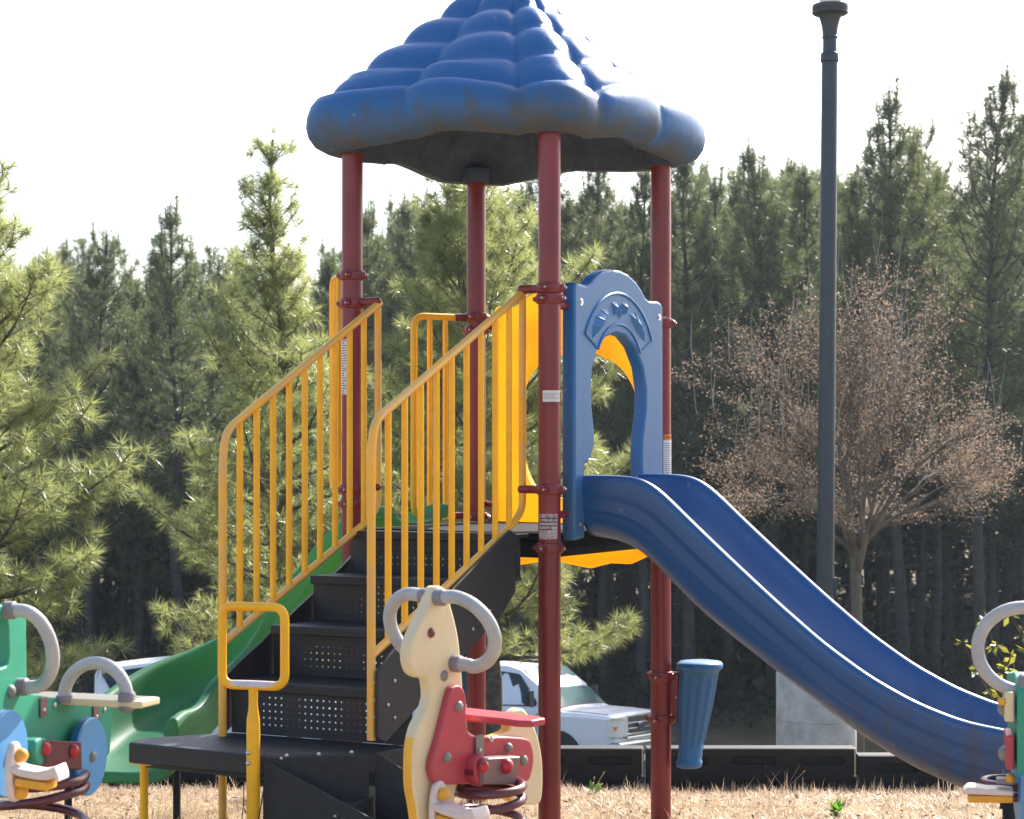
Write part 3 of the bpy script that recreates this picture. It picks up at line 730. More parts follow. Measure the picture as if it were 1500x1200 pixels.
for pgn in bo.data.polygons:                              # the cut edge shows the board's yellow core on the lower half
    if abs(pgn.normal.dot(n_)) < .3 and (pgn.center.z + OFF[bo.name].z) < .86 : pgn.material_index = 1
red = [(660, 1006), (669, 1004), (676, 1012), (679, 1030), (680, 1062), (690, 1078), (738, 1079), (768, 1082), (775, 1092), (778, 1110), (774, 1134), (762, 1146), (700, 1148), (640, 1148), (630, 1138), (628, 1118), (640, 1075), (655, 1015)]
build('side_panel', trace(red, .013, .022, .005), M['pink'], rider, smooth=50)
build('side_panel', trace(red, -.041, .022, .005), M['pink'], rider, smooth=50)
def knob(parent, x, y, off, r, h, m, N=n_, O=RO, name='bolt_cap', dome=True):
    p = on_plane(x, y, O + N * off, N); mb = MB()
    if dome: mb.dome(p, r, N, h, 18)
    else: mb.ball(p, r, 18)
    return build(name, mb, m, parent, smooth=50)
for x, y in ((672, 1035), (655, 1110), (767, 1114)): knob(rider, x, y, .024, .0155, .010, M['cap'])
knob(rider, 650, 990, .0, .0155, .010, M['cap']); knob(rider, 744, 1095, .024, .0135, .014, M['cap'])
knob(rider, 631, 927, .0, .0145, .010, M['eye'], name='eye')
# ring handle: two half loops plugged through the head
hm = on_plane(645, 925, RO, n_)
hz = Vector((f.x * .12, f.y * .12, 1)).normalized()
mb = MB()
cap_mb = MB()
for s_ in (1, -1):
    t_end = on_plane(640, 875, RO, n_); b_end = on_plane(664, 972, RO, n_)
    if s_ < 0: t_end, b_end = t_end - n_ * .028, b_end - n_ * .028
    mid = (t_end + b_end) / 2; up = (t_end - b_end) / 2
    pts = [t_end + n_ * s_ * .0, t_end + n_ * s_ * .05 + Z * .004] + [mid + n_ * s_ * (.047 + .122 * math.cos(a)) + up * 1.06 * math.sin(a) for a in [R_(80 - 160 * i / 14) for i in range(15)]] + [b_end + n_ * s_ * .05, b_end]
    mb.tube(catmull(pts, 3), .0185, 16)
    for e in (t_end, b_end): cap_mb.lathe(e, [(.023, 0), (.023, s_ * .024), (.019, s_ * .028)], 18, n_)
build('ring_handle', mb, M['handle'], rider, smooth=60); build('handle_collar', cap_mb, M['clampgrey'], rider, smooth=40)
# seat board across the panels
sp_ = on_plane(700, 1068, RO, n_); sp_.z = HC - (1068 - CY) / F_PX * 4.85
sc0 = RO - f * .145; sc0.z = sp_.z
seat = [sc0 + f * a + n_ * b for a, b in ((.05, -.165), (.055, .0), (.045, .10), (.05, .155), (.03, .19), (-.03, .19), (-.05, .155), (-.045, .10), (-.055, 0), (-.05, -.165), (-.03, -.19), (.03, -.19))]
build('seat', MB().prism(seat, Z * .019), M['pink'], rider, smooth=30, bev=.005)
# bracket and the knob block
bp = on_plane(703, 1091, RO + n_ * .03, n_); build('bracket', MB().box(bp, (.035, .004, .055), (f, n_, Z)), M['cap'], rider, bev=.002)
ds = on_plane(703, 1099, RO + n_ * .034, n_); build('bolt', MB().dome(ds, .006, n_, .004, 8), M['steel'], rider)
build('bolt', MB().dome(on_plane(720, 1083, RO + n_ * .03, n_), .009, n_, .006, 10), M['steel'], rider)
blk = [(700, 1110), (752, 1107), (745, 1148), (699, 1148)]
build('knob_block', trace(blk, .048, .05, .004, raw=True), M['brownplate'], rider, smooth=30)
blk = [(689, 1112), (694, 1107), (701, 1107), (701, 1148), (693, 1148), (688, 1132)]
build('knob_block', trace(blk, .036, .04, .006), M['pink'], rider, smooth=50)
knob(rider, 708, 1123, .074, .0165, .016, M['redball'], name='knob'); knob(rider, 741, 1122, .074, .022, .022, M['redball'], name='knob')
# spring
scn = base.copy()
build('spring', spring_coil(RO - f * .13 + n_ * .03, .092, gz(0, 5), .712, 7.6, .0125), M['spring'], rider, smooth=180)
mb = MB(); c_ = RO - f * .13; mb.box(Vector((c_.x, c_.y, .745)), (.2, .1, .012), (f, n_, Z)); mb.lathe(Vector((c_.x, c_.y, gz(0, 5) - .02)), [(.14, 0), (.14, .02)], 24); build('spring_plate', mb, M['maroonplate'], rider)
def peg(parent, x, y, O, N, A, s=1.0, length=.14):
    """foot peg: cream upright plate with a wing reaching outwards, amber underside, two yellow knobs"""
    b = on_plane(x, y, O + N * .01, N)
    up = plate(sm2([(-.028, -.06), (.012, -.066), (.03, -.03), (.030, .03), (.018, .068), (-.006, .078), (-.026, .055), (-.034, .0)], 4), [], .020, .006, b + N * .015, A)
    build('footrest', up, M['pegwhite'], parent, smooth=50)
    prof_ = [(.0, .012, .012), (.03, .016, .002), (.08, .016, -.004), (.115, .022, -.004), (.135, .026, .002), (.146, .012, -.01)]
    k = length / .14
    rows = []
    for a, ht, dz in prof_:
        c0 = b + N * (.02 + a * k) + Z * dz; hw = .035
        rows.append([c0 + A * hw + Z * ht, c0 - A * hw + Z * ht, c0 - A * hw - Z * .004, c0 + A * hw - Z * .004])
    mb = MB(); mb.grid(rows, closed=True); mb.f.append((0, 1, 2, 3)); q_ = len(rows) * 4; mb.f.append((q_ - 4, q_ - 3, q_ - 2, q_ - 1))
    build('footrest', mb, M['pegwhite'], parent, smooth=30, bev=.006)
    mb = MB(); mb.prism([b + N * .03 + A * .03 - Z * .005, b + N * .03 - A * .03 - Z * .005, b + N * (.135 * k) - A * .03 - Z * .014, b + N * (.135 * k) + A * .03 - Z * .014], -Z * .022)
    build('footrest', mb, M['pegyellow'], parent, smooth=30, bev=.005)
    for dz in (.045, -.045): build('knob', MB().ball(b + N * .034 + Z * dz, .018), M['pegyellow'], parent, smooth=60)
peg(rider, 636, 1186, RO, n_, f)

# --- green wheeled rider at the left edge
f2 = Vector((-.18, -.984, 0)).normalized(); n2 = Vector((.984, -.18, 0)).normalized()
QO = Vector(((90 - CX) / F_PX * 4.9, 4.9, 0)); qb = QO + f2 * .1; qb.z = gz(0, 5)
r2 = empty('spring_rider', qb, 'green vehicle-shaped spring rider with pale blue wheel discs at the left edge', 'spring rider')
def tr2(pts, off, th, bev, holes=(), n=4, raw=False, O=QO, A=f2, N=n2):
    Oo = O + N * off; l2 = local2(pts, Oo, A, N)
    hs = [sm2(local2(h, Oo, A, N), 3) for h in holes]
    return plate(l2 if raw else sm2(l2, n), hs, th, bev, Oo, A)
gp = [(-58, 900), (-40, 888), (10, 886), (24, 890), (31, 900), (32, 940), (33, 995), (36, 1012), (60, 1020), (110, 1026), (152, 1032), (157, 1050), (156, 1085), (150, 1110), (110, 1125), (40, 1125), (-60, 1125), (-75, 1050)]
build('body_panel', tr2(gp, -.012, .028, .006, holes=[[(-40, 905), (-10, 903), (3, 910), (5, 935), (5, 968), (-4, 978), (-40, 978), (-46, 940)]]), M['ridergreen'], r2, smooth=50)
for (x, y, r) in ((129, 1108, .107), (7, 1104, .108)):
    c_ = on_plane(x, y, QO + n2 * .035, n2)
    mb = MB(); mb.lathe(c_ - n2 * .014, [(r - .004, 0), (r, .003), (r, .021), (r - .004, .026)], 64, n2)
    d = build('wheel_disc', mb, [M['riderblue'], M['riderblue_edge']], r2, smooth=30)
    for pg in d.data.polygons:
        if abs(pg.normal.dot(n2)) < .5: pg.material_index = 1
    build('bolt_cap', MB().dome(c_ + n2 * .012, .0155, n2, .012, 18), M['cap'], d, smooth=50)
# knob block between the discs
b_ = [(38, 1082), (55, 1079), (112, 1087), (112, 1124), (38, 1122)]
build('knob_block', tr2([(36, 1090), (40, 1082), (52, 1081), (54, 1100), (54, 1120), (40, 1119), (35, 1106)], .03, .06, .008), M['ridergreen'], r2, smooth=50)
build('knob_block', tr2([(54, 1083), (112, 1087), (113, 1128), (54, 1122)], .045, .03, .004, raw=True), M['maroonplate'], r2, smooth=30)
for x, y in ((66, 1097), (107, 1100)): knob(r2, x, y, .062, .018, .017, M['redball'], N=n2, O=QO, name='knob')
# seat board with its own half ring, and the tall ring on the panel
zs = HC - (1024 - CY) / F_PX * 4.88
s0 = on_plane(35, 1020, Vector((0, 0, 0)), (0, 0, 1)) if False else Vector(((33 - CX) / F_PX * 4.98, 4.98, zs)); s1 = Vector(((217 - CX) / F_PX * 4.84, 4.84, zs + .003))
dv = (s1 - s0).normalized(); pv = Vector((-dv.y, dv.x, 0)).normalized()
brd = [s0, s0 + dv * .03 - pv * .035, s1 - dv * .02 - pv * .04, s1 - pv * .03, s1 + pv * .06, s1 - dv * .02 + pv * .07, s0 + dv * .03 + pv * .07, s0 + pv * .03]
build('seat', MB().prism([p + Z * .0 for p in brd], -Z * .019), M['cream'], r2, smooth=30, bev=.004)
zc = lambda y, d: HC + (CY - y) / F_PX * d
def P2(x, y, d): return at(x, y, d)
arc = [P2(140 + 46 * math.cos(a), 1022 - 51 * math.sin(a), 4.86 - .03 * math.cos(a)) for a in [math.pi * i / 18 for i in range(19)]]
mb = MB(); mb.tube(arc, .0175, 16); h2 = build('ring_handle', mb, M['handle'], r2, smooth=60)
mb = MB(); mb.lathe(arc[0] - Z * .004, [(.024, -.006), (.024, .012), (.019, .02)], 18); mb.lathe(arc[-1], [(.022, -.012), (.022, .006)], 18); mb.lathe(arc[0] - Z * .03, [(.008, -.01), (.02, -.002), (.022, .006)], 16); build('handle_collar', mb, M['clampgrey'], r2, smooth=40)
e1_, e2_ = on_plane(8, 894, QO, n2), on_plane(26, 1006, QO, n2); mid = (e1_ + e2_) / 2; up = (e1_ - e2_) / 2
pts = [e1_, e1_ + n2 * .03] + [mid + n2 * (.04 + .07 * math.cos(a)) + up * 1.0 * math.sin(a) for a in [R_(82 - 164 * i / 14) for i in range(15)]] + [e2_ + n2 * .03, e2_]
mb = MB(); mb.tube(catmull(pts, 3), .0175, 16)
e1m, e2m = e1_ - n2 * .026, e2_ - n2 * .026
pts = [e1m, e1m - n2 * .03] + [mid - n2 * (.066 + .07 * math.cos(a)) + up * math.sin(a) for a in [R_(82 - 164 * i / 14) for i in range(15)]] + [e2m - n2 * .03, e2m]
mb.tube(catmull(pts, 3), .0175, 16)
build('ring_handle', mb, M['handle'], r2, smooth=60)
mb = MB()
for e in (e1_, e2_): mb.lathe(e, [(.023, 0), (.023, .024), (.019, .028)], 18, n2)
build('handle_collar', mb, M['clampgrey'], r2, smooth=40); knob(r2, 15, 1013, .002, .018, .014, M['cap'], N=n2, O=QO)
for x, y, h in ((64, 1036, .05), (141, 1046, .05)):
    p = on_plane(x, y, QO + n2 * .006, n2); build('bracket', MB().box(p, (.04, .004, h), (f2, n2, Z)), M['brownplate'], r2, bev=.0015)
    build('bolt', MB().dome(p + n2 * .002 - Z * .008, .0065, n2, .004, 10), M['steel'], r2)
for x, y in ((80, 1033), (153, 1040)): build('bolt', MB().dome(on_plane(x, y, QO + n2 * .004, n2), .008, n2, .006, 10), M['steel'], r2)
sc2 = Vector(((45 - CX) / F_PX * 4.9, 4.9, 0))
build('spring', spring_coil(sc2 + n2 * .03, .118, gz(0, 5), .745, 5.4, .0125), M['spring'], r2, smooth=180)
mb = MB(); mb.lathe(Vector((sc2.x, sc2.y, gz(0, 5) - .02)), [(.15, 0), (.15, .02)], 24); mb.box(Vector((sc2.x, sc2.y, .752)), (.2, .1, .012), (f2, n2, Z)); build('spring_plate', mb, M['maroonplate'], r2)
peg(r2, 12, 1133, QO + n2 * .06, n2, f2, length=.12)

# --- green and blue rider at the right edge, seen edge on
f3 = Vector((-.22, -.975, 0)).normalized(); n3 = Vector((-.975, .22, 0)).normalized()
KO = Vector(((1500 - CX) / F_PX * 4.85, 4.85, 0)); kb = KO.copy(); kb.z = gz(0, 5)
r3 = empty('spring_rider', kb - f3 * .1, 'green and blue spring rider seen edge on at the right edge before the slide foot', 'spring rider')
def slab(name, zs_, fw, off, th, m, parent=r3, bev=.006):
    """board in the rider's plane: fw = forward extents per height"""
    ol = [(a, z) for a, z in fw]; return build(name, plate(sm2(ol, 4), [], th, bev, KO + n3 * off, f3), m, parent, smooth=50)
z_ = lambda y: HC + (CY - y) / F_PX * 4.8
slab('body_panel', 0, [(.05, z_(995)), (.085, z_(1004)), (.10, z_(1030)), (.10, z_(1120)), (.08, z_(1134)), (-.25, z_(1134)), (-.45, z_(1110)), (-.5, z_(1030)), (-.3, z_(1010)), (-.1, z_(995))], .0, .045, M['ridergreen'])
slab('body_panel', 0, [(.08, z_(1126)), (.09, z_(1150)), (.07, z_(1215)), (-.1, z_(1235)), (-.4, z_(1200)), (-.4, z_(1126))], -.004, .034, M['riderblue'])
def kp(x, y, d=4.76): return at(x, y, d)
ring = []
rc = KO + f3 * .045; 
rx_, rz_ = .122, .112; rcz = z_(952)
ring = [rc + n3 * rx_ * math.cos(a) + Z * (rcz + rz_ * math.sin(a)) + f3 * .0 for a in [2 * math.pi * i / 40 for i in range(40)]]
mb = MB(); mb.tube(ring, .0175, 16, closed=True); build('ring_handle', mb, M['handle'], r3, smooth=60)
mb = MB(); mb.lathe(KO + f3 * .06 + n3 * .0 + Z * z_(1002), [(.02, -.02), (.03, -.01), (.03, .01), (.02, .02)], 16, n3); build('handle_collar', mb, M['clampgrey'], r3, smooth=40)
def kbox(name, x0, x1, y0, y1, depth, m, dd=4.78, bev=.005):
    a, b = at(x0, y1, dd), at(x1, y0, dd); c = (a + b) / 2; return build(name, MB().box(c - f3 * depth / 2, (abs(b.x - a.x), depth, b.z - a.z), (-n3, f3, Z)), m, r3, bev=bev)
kbox('spacer', 1472, 1486, 1014, 1058, .12, M['cream']); kbox('spacer', 1462, 1473, 1024, 1034, .03, M['pegyellow'])
kbox('knob_block', 1474, 1486, 1078, 1128, .14, M['pink'])
for x, y, r, m in ((1471, 1038, .019, M['cap']), (1474, 1104, .022, M['cap']), (1480, 1140, .014, M['pegyellow'])): build('bolt_cap', MB().ball(at(x, y, 4.82), r), m, r3, smooth=60)
kbox('spacer', 1460, 1486, 1142, 1150, .05, M['clampgrey'], 4.82)
kc = at(1484, 1162, 4.84)
# footrest reaching to the left
b = Vector((kc.x, kc.y, kc.z))
rows = []
for a, ht in ((.0, .012), (.03, .014), (.07, .014), (.10, .018), (.118, .018), (.13, .006)):
    c0 = b + n3 * a; rows.append([c0 + f3 * .035 + Z * ht, c0 - f3 * .035 + Z * ht, c0 - f3 * .035 - Z * .002, c0 + f3 * .035 - Z * .002])
mb = MB(); mb.grid(rows, closed=True); mb.f += [(0, 1, 2, 3), (20, 21, 22, 23)]; build('footrest', mb, M['pegwhite'], r3, smooth=30, bev=.005)
mb = MB(); mb.prism([b + n3 * .0 + f3 * .03 - Z * .002, b + n3 * .0 - f3 * .03 - Z * .002, b + n3 * .118 - f3 * .03 - Z * .006, b + n3 * .118 + f3 * .03 - Z * .006], -Z * .020); build('footrest', mb, M['pegyellow'], r3, smooth=30, bev=.005)
build('spring', spring_coil(KO - f3 * .16, .10, gz(0, 5), z_(1160), 5, .0125), M['spring'], r3, smooth=180)

# ------------------------------------------------------------------ border timbers
DB = 10.0
def border_piece(x0, ztop, label, tilt=0):
    """one black plastic landscape timber, 1.17 m long, with recessed slots and a steel stake"""
    L_ = 1.165; H_ = .255
    root = empty('border_timber', (x0, DB, ztop - H_), label, 'playground border', 'black border timbers')
    ol = [(0.004, 0), (L_ - .004, 0), (L_ - .004, H_), (.004, H_)]
    def slot(cx, cz, w, h): 
        pts = []
        for s, cxx in ((1, cx + w / 2 - h / 2), (-1, cx - w / 2 + h / 2)):
            for i in range(7):
                a = -math.pi / 2 * s + math.pi * i / 6 * 1
                pts.append((cxx + math.cos(a if s > 0 else a) * h / 2 * 1, cz + math.sin(a) * h / 2))
        return pts
    holes = []
    for cx in (.22, .60, .97): holes.append(slot(cx, H_ - .068, .25, .045))
    for cx in (.22, .60, .97): holes.append(slot(cx, .055, .25, .038))
    me = plate(ol, holes, .03, .005, Vector((x0, DB - .015, ztop - H_)), (1, 0, 0))
    build('timber_body', me, M['border'], root, smooth=40)
    mb = MB(); mb.box((x0 + L_ / 2, DB + .03, ztop - H_ / 2), (L_ - .012, .06, H_ - .006)); mb.box((x0 + L_ / 2, DB + .03, ztop - .004), (L_ - .008, .10, .012)); build('timber_core', mb, M['border'], root, bev=.004)
    mb = MB(); mb.lathe((x0 + L_ - .012, DB - .035, ztop), [(.006, -.155), (.011, -.15), (.011, -.145), (.004, -.142), (.004, .0)], 10); build('stake', mb, M['pin'], root)
xb = (945 - CX) / F_PX * DB
names_b = ['black slotted border timber at the far left behind the green rider', 'black slotted border timber behind the transfer platform', 'black slotted border timber behind the cream rider, between stairs and front post', 'black slotted border timber below the van bonnet, left of the drum', 'black slotted border timber beneath the middle of the blue slide', 'lower black border timber stepped down behind the slide foot']
tops = [-.035] * 5 + [-.075]
for i in range(6):
    if i == 0: pass
    border_piece(xb + (i - 4) * 1.17, tops[i], names_b[i])
border_piece(xb - 5 * 1.17, -.035, 'black slotted border timber at the extreme left edge')

# small white notice on the border below the platform
# ------------------------------------------------------------------ lamp post
LD = 15.0
lx0, lx1 = at(1209, 860, LD), at(1216, 10, LD)
ldir = (lx1 - lx0).normalized()
lbase = lx0 + ldir * ((gz(lx0.x, LD) + 1.12 - lx0.z) / ldir.z)
lamp = empty('street_lamp', (lbase.x, LD, gz(lbase.x, LD)), 'tall dark green lamp post on a round concrete base behind the slide', 'lamp post')
def lh(y): return (at(1212, y, LD).z - lbase.z) / ldir.z
mb = MB(); mb.lathe(lbase, [(.13, 0), (.13, .03), (.075, .06), (.072, .5), (.0685, lh(300)), (.066, lh(92))], 28, ldir)
build('pole', mb, M['pole'], lamp, smooth=40)
pr = [(.074, lh(91)), (.076, lh(90)), (.076, lh(79)), (.072, lh(78)), (.059, lh(77)), (.058, lh(57)), (.066, lh(56)), (.066, lh(54)), (.060, lh(53)), (.068, lh(40)), (.085, lh(28)), (.10, lh(23)), (.13, lh(22)), (.148, lh(20)), (.15, lh(17)), (.143, lh(16)), (.15, lh(14)), (.148, lh(8)), (.10, lh(6))]
mb = MB(); mb.lathe(lbase, pr, 36, ldir); build('lamp_collar', mb, M['pole'], lamp, smooth=40)
mb = MB(); h0 = lh(7); mb.lathe(lbase, [(.08, h0), (.10, h0 + .06), (.16, h0 + .2), (.19, h0 + .34), (.17, h0 + .46), (.08, h0 + .56), (.02, h0 + .62)], 28, ldir); build('globe', mb, M['globe'], lamp, smooth=60)
mb = MB(); mb.box(at(1223, 860, LD - .01), (.03, .05, .16)); build('junction_box', mb, M['pole'], lamp, bev=.005)
cb_ = MB(); zb0 = gz(lbase.x, LD) - .3
cb_.lathe((lbase.x - .07, LD, 0), [(.33, zb0), (.33, lbase.z - .40), (.324, lbase.z - .395), (.33, lbase.z - .39), (.33, lbase.z - .02), (.315, lbase.z)], 48)
build('concrete_base', cb_, M['concrete'], lamp, smooth=40)

# ------------------------------------------------------------------ vehicles
def vehicle(label, front, fwd, stations, side_wins, wsh, lod, zg, cat='van', roof_rack=True):
    fwd = Vector(fwd).normalized(); lt = Vector((-fwd.y, fwd.x, 0))     # lt: left of travel
    root = empty('parked_van', Vector((front[0], front[1], zg)), label, cat)
    def V(x, y, z): return Vector((front[0], front[1], zg)) - fwd * x + lt * y + Z * z
    rows = []
    def half(s):
        x, w, zb, wt, zt = s
        return [(w - .08, .34), (w - .02, .42), (w, .6), (w, .8), (w - .01, zb), (w - .02 + (wt - w) * .06, zb + (zt - zb) * .06), (wt + .02, zt - .10), (wt - .02, zt - .04), (wt - .12, zt - .005), (wt * .5, zt + .015), (0, zt + .02)]
    for s in stations:
        h = half(s); rows.append([V(s[0], y, z) for y, z in h] + [V(s[0], -y, z) for y, z in reversed(h[:-1])])
    mb = MB(); mb.grid(rows)
    n = len(rows[0]); mb.f.append(tuple(range(n))); mb.f.append(tuple((len(rows) - 1) * n + k for k in range(n)))
    body_ = build('body', mb, M['vanwhite'], root, smooth=28)
    def side_y(x, z):
        for a, b in zip(stations, stations[1:]):
            if a[0] <= x <= b[0]:
                t = (x - a[0]) / (b[0] - a[0]); s = [a[i] + (b[i] - a[i]) * t for i in range(5)]; break
        else: s = stations[-1]
        h = half(s)
        for (y0, z0), (y1, z1) in zip(h[3:], h[4:]):
            if z0 <= z <= z1: return y0 + (y1 - y0) * (z - z0) / max(1e-6, z1 - z0)
        return s[1]
    for poly in side_wins:
        for sgn in (-1, 1):
            mb = MB(); P_ = round_path([Vector((x, z, 0)) for x, z in poly], .05, 3, True)
            mb.add([V(p.x, sgn * (side_y(p.x, p.y) + .006), p.y) for p in P_], [tuple(range(len(P_)))])
            w_ = build('side_window', mb, M['glass'], root, smooth=None)
            mb = MB(); mb.tube([V(p.x, sgn * (side_y(p.x, p.y) + .006), p.y) for p in P_], .014, 6, closed=True); build('seal', mb, M['rubber'], w_)
    if wsh:
        (xa, za, wa), (xb, zb, wb) = wsh
        gr = [[V(xa + (xb - xa) * i / 6 - .03 - .04 * math.sin(math.pi * i / 6) * 1, wy * (wa + (wb - wa) * i / 6) - 0, za + (zb - za) * i / 6 + .035 - .03 * abs(wy) ** 3) for wy in [j / 5 - 1 for j in range(11)]] for i in range(7)]
        mb = MB(); mb.grid(gr); ws = build('windshield', mb, M['windshield'], root, smooth=60)
        mb = MB(); mb.tube([p + fwd * .01 for p in gr[0]], .014, 8); mb.tube([gr[0][2], gr[1][5]], .008, 6); mb.tube([gr[0][6], gr[1][9]], .008, 6); build('wiper', mb, M['rubber'], ws)
    return root, V, side_y, lt, fwd
stV = [(0, .86, 1.06, .80, 1.11), (.04, .93, 1.08, .84, 1.14), (.12, .985, 1.09, .86, 1.16), (.5, 1.0, 1.11, .88, 1.19), (.95, 1.0, 1.12, .88, 1.21), (1.12, 1.0, 1.14, .86, 1.27), (1.40, 1.0, 1.18, .82, 1.60), (1.80, 1.0, 1.22, .80, 1.88), (2.05, 1.0, 1.22, .80, 1.95), (2.6, 1.0, 1.22, .80, 1.98), (4.8, 1.0, 1.22, .80, 1.98), (5.35, .99, 1.22, .79, 1.93), (5.42, .95, 1.2, .75, 1.86)]
fwdV = Vector((.86, -.51, 0)).normalized()
cornerV = Vector(((897 - CX) / F_PX * 29.3, 29.3, 0)); frontV = cornerV + Vector((-fwdV.y, fwdV.x, 0)) * .93
winsV = [[(1.42, 1.27), (1.42, 1.32), (1.80, 1.77), (2.45, 1.84), (2.45, 1.25)], [(2.62, 1.27), (2.62, 1.84), (3.75, 1.85), (3.75, 1.27)], [(3.88, 1.27), (3.88, 1.85), (5.1, 1.84), (5.1, 1.27)]]
van, V, sy, lt, fw = vehicle('white passenger van with square headlights and broad grille parked beyond the front post', frontV, fwdV, stV, winsV, ((1.08, 1.23, .82), (1.82, 1.87, .72)), 1, -3.95)
# grille, lights, bumper
mb = MB(); mb.box(V(-.012, 0, .94), (.05, 1.06, .34), (fw, lt, Z)); grl = build('grille', mb, M['grille_dark'], van, bev=.02)
for z in (.82, .91, 1.0): build('grille_bar', MB().box(V(-.05, 0, z), (.03, .96, .024), (fw, lt, Z)), M['chrome'], grl, bev=.006)
fr = MB(); fr.tube(round_path([V(-.045, y, z) for y, z in ((-.53, .77), (.53, .77), (.53, 1.115), (-.53, 1.115))], .05, 4, True), .022, 10, closed=True); build('grille_frame', fr, M['chrome'], grl)
em = MB(); em.lathe(V(-.068, 0, .80), [(.01, 0)], 3) if False else None
def oval(c, a, b, h, m, name, par):
    n = 28; P0 = [c + lt * a * math.cos(2 * math.pi * i / n) + Z * b * math.sin(2 * math.pi * i / n) for i in range(n)]
    mb = MB().prism(P0, fw * h); return build(name, mb, m, par, bev=.003)
oval(V(-.066, 0, .94), .13, .065, .012, M['chrome'], 'emblem', grl); oval(V(-.079, 0, .94), .118, .054, .006, M['emblem'], 'emblem', grl)
for s_ in (-1, 1):
    hl = MB(); cy = s_ * .73
    hl.prism([V(.05 + (.06 if abs(y) > .9 else -.09), y, z) for y, z in ((s_ * .55, .80), (s_ * .90, .80), (s_ * .955, .80), (s_ * .955, 1.10), (s_ * .90, 1.10), (s_ * .55, 1.10))], fw * .06)
    ho = build('headlight', hl, M['lamp_glass'], van, bev=.01)
    am = MB().box(V(.005, s_ * .86, .94), (.12, .12, .07), (fw, lt, Z)); build('turn_signal', am, M['amber'], ho, bev=.01)
    build('headlight_frame', MB().tube([V(.0 if abs(y) < .9 else .06, y, z) + fw * .045 for y, z in ((s_ * .55, .795), (s_ * .90, .795), (s_ * .90, 1.105), (s_ * .55, 1.105))], .012, 8, closed=True), M['chrome'], ho)
build('bumper', MB().box(V(-.06, 0, .60), (.2, 1.92, .24), (fw, lt, Z)), M['chrome'], van, bev=.04)
build('hood_seam', MB().tube([V(.1, -.87, 1.155), V(.5, -.9, 1.185), V(.95, -.9, 1.205)], .006, 6), M['rubber'], van)
for s_ in (-1, 1):
    for x in (.98, 4.3):
        wb_ = MB(); c = V(x, s_ * 1.003, .42); ax_ = lt * s_
        wb_.lathe(c, [(.47, 0), (.47, .006)], 32, ax_); build('wheel_arch', wb_, M['rubber'], van)
        wh = MB(); wh.lathe(V(x, s_ * .80, .37), [(.20, 0), (.36, 0), (.375, .03), (.375, .20), (.35, .23), (.24, .235)], 32, ax_); wo = build('wheel', wh, M['rubber'], van, smooth=40)
        wr = MB(); wr.lathe(V(x, s_ * .80, .37), [(.01, .19), (.1, .2), (.2, .19), (.235, .235)], 24, ax_); build('rim', wr, M['chrome'], wo)
    mr_ = MB(); mr_.box(V(1.42, s_ * 1.14, 1.40), (.08, .14, .26), (fw, lt, Z)); mr_.tube([V(1.45, s_ * 1.0, 1.26), V(1.43, s_ * 1.12, 1.28)], .02, 8); build('mirror', mr_, M['rubber'], van, bev=.03)
# door lines
mb = MB()
for x in (1.38, 2.53, 3.85): mb.tube([V(x, -(sy(x, z) + .001), z) for z in (.45, .6, .8, 1.0, 1.15)], .006, 6)
mb.tube([V(x, -(1.002), .95) for x in (1.2, 2, 3, 4, 5.2)], .007, 6)
build('door_seam', mb, M['rubber'], van)
# roof rack
mb = MB()
for s_ in (-.6, .6):
    mb.tube([V(2.5, s_, 2.17), V(4.8, s_, 2.17)], .02, 8)
for x in (2.6, 3.3, 4.0, 4.7):
    mb.tube([V(x, -.62, 2.17), V(x, .62, 2.17)], .018, 8)
    for s_ in (-.6, .6): mb.tube([V(x, s_, 1.97), V(x, s_, 2.17)], .015, 6)
build('roof_rack', mb, M['rubber'], van)
mb = MB(); mb.box(V(3.4, -.3, 2.22), (1.5, .35, .05), (fw, lt, Z)); build('rack_board', mb, M['chrome'], van, bev=.01)

van.rotation_euler = (R_(-4.6), 0, 0)   # the car park falls away from the playground
# second vehicle, dark windows, behind the green slide
D2 = 31.0; zr = zy(965, D2); zg2 = -3.96; Hh = zr - zg2
stS = [(0, .8, .9, .7, .98), (.1, .9, .95, .8, 1.02), (.9, .95, 1.05, .82, 1.12), (1.1, .95, 1.07, .8, 1.2), (1.8, .95, 1.1, .74, Hh - .12), (2.3, .95, 1.1, .72, Hh), (3.3, .95, 1.1, .72, Hh), (4.3, .95, 1.1, .72, Hh - .09), (4.95, .94, 1.1, .72, Hh - .17), (5.0, .92, 1.08, .80, Hh - .25)]
rearx = (145 - CX) / F_PX * D2
suv, V, sy, lt, fw = vehicle('white vehicle with a band of dark windows parked behind the green slide', (rearx + 4.95, D2 + .6, 0), (.993, .12, 0), stS, [[(1.5, 1.2), (2.1, Hh - .16), (2.7, Hh - .11), (2.7, 1.2)], [(2.75, 1.2), (2.75, Hh - .11), (3.75, Hh - .14), (3.75, 1.2)], [(3.8, 1.2), (3.8, Hh - .14), (4.88, Hh - .28), (4.60, 1.2)]], ((1.1, 1.18, .72), (1.84, Hh - .13, .66)), 0, zg2, cat='vehicle')
for s_ in (-1, 1):
    for x in (.95, 4.1):
        wh = MB(); wh.lathe(V(x, s_ * .80, .35), [(.2, 0), (.34, 0), (.35, .03), (.35, .17), (.33, .19), (.22, .19)], 28, lt * s_); build('wheel', wh, M['rubber'], suv, smooth=40)

suv.rotation_euler = (R_(-4.6), 0, 0)
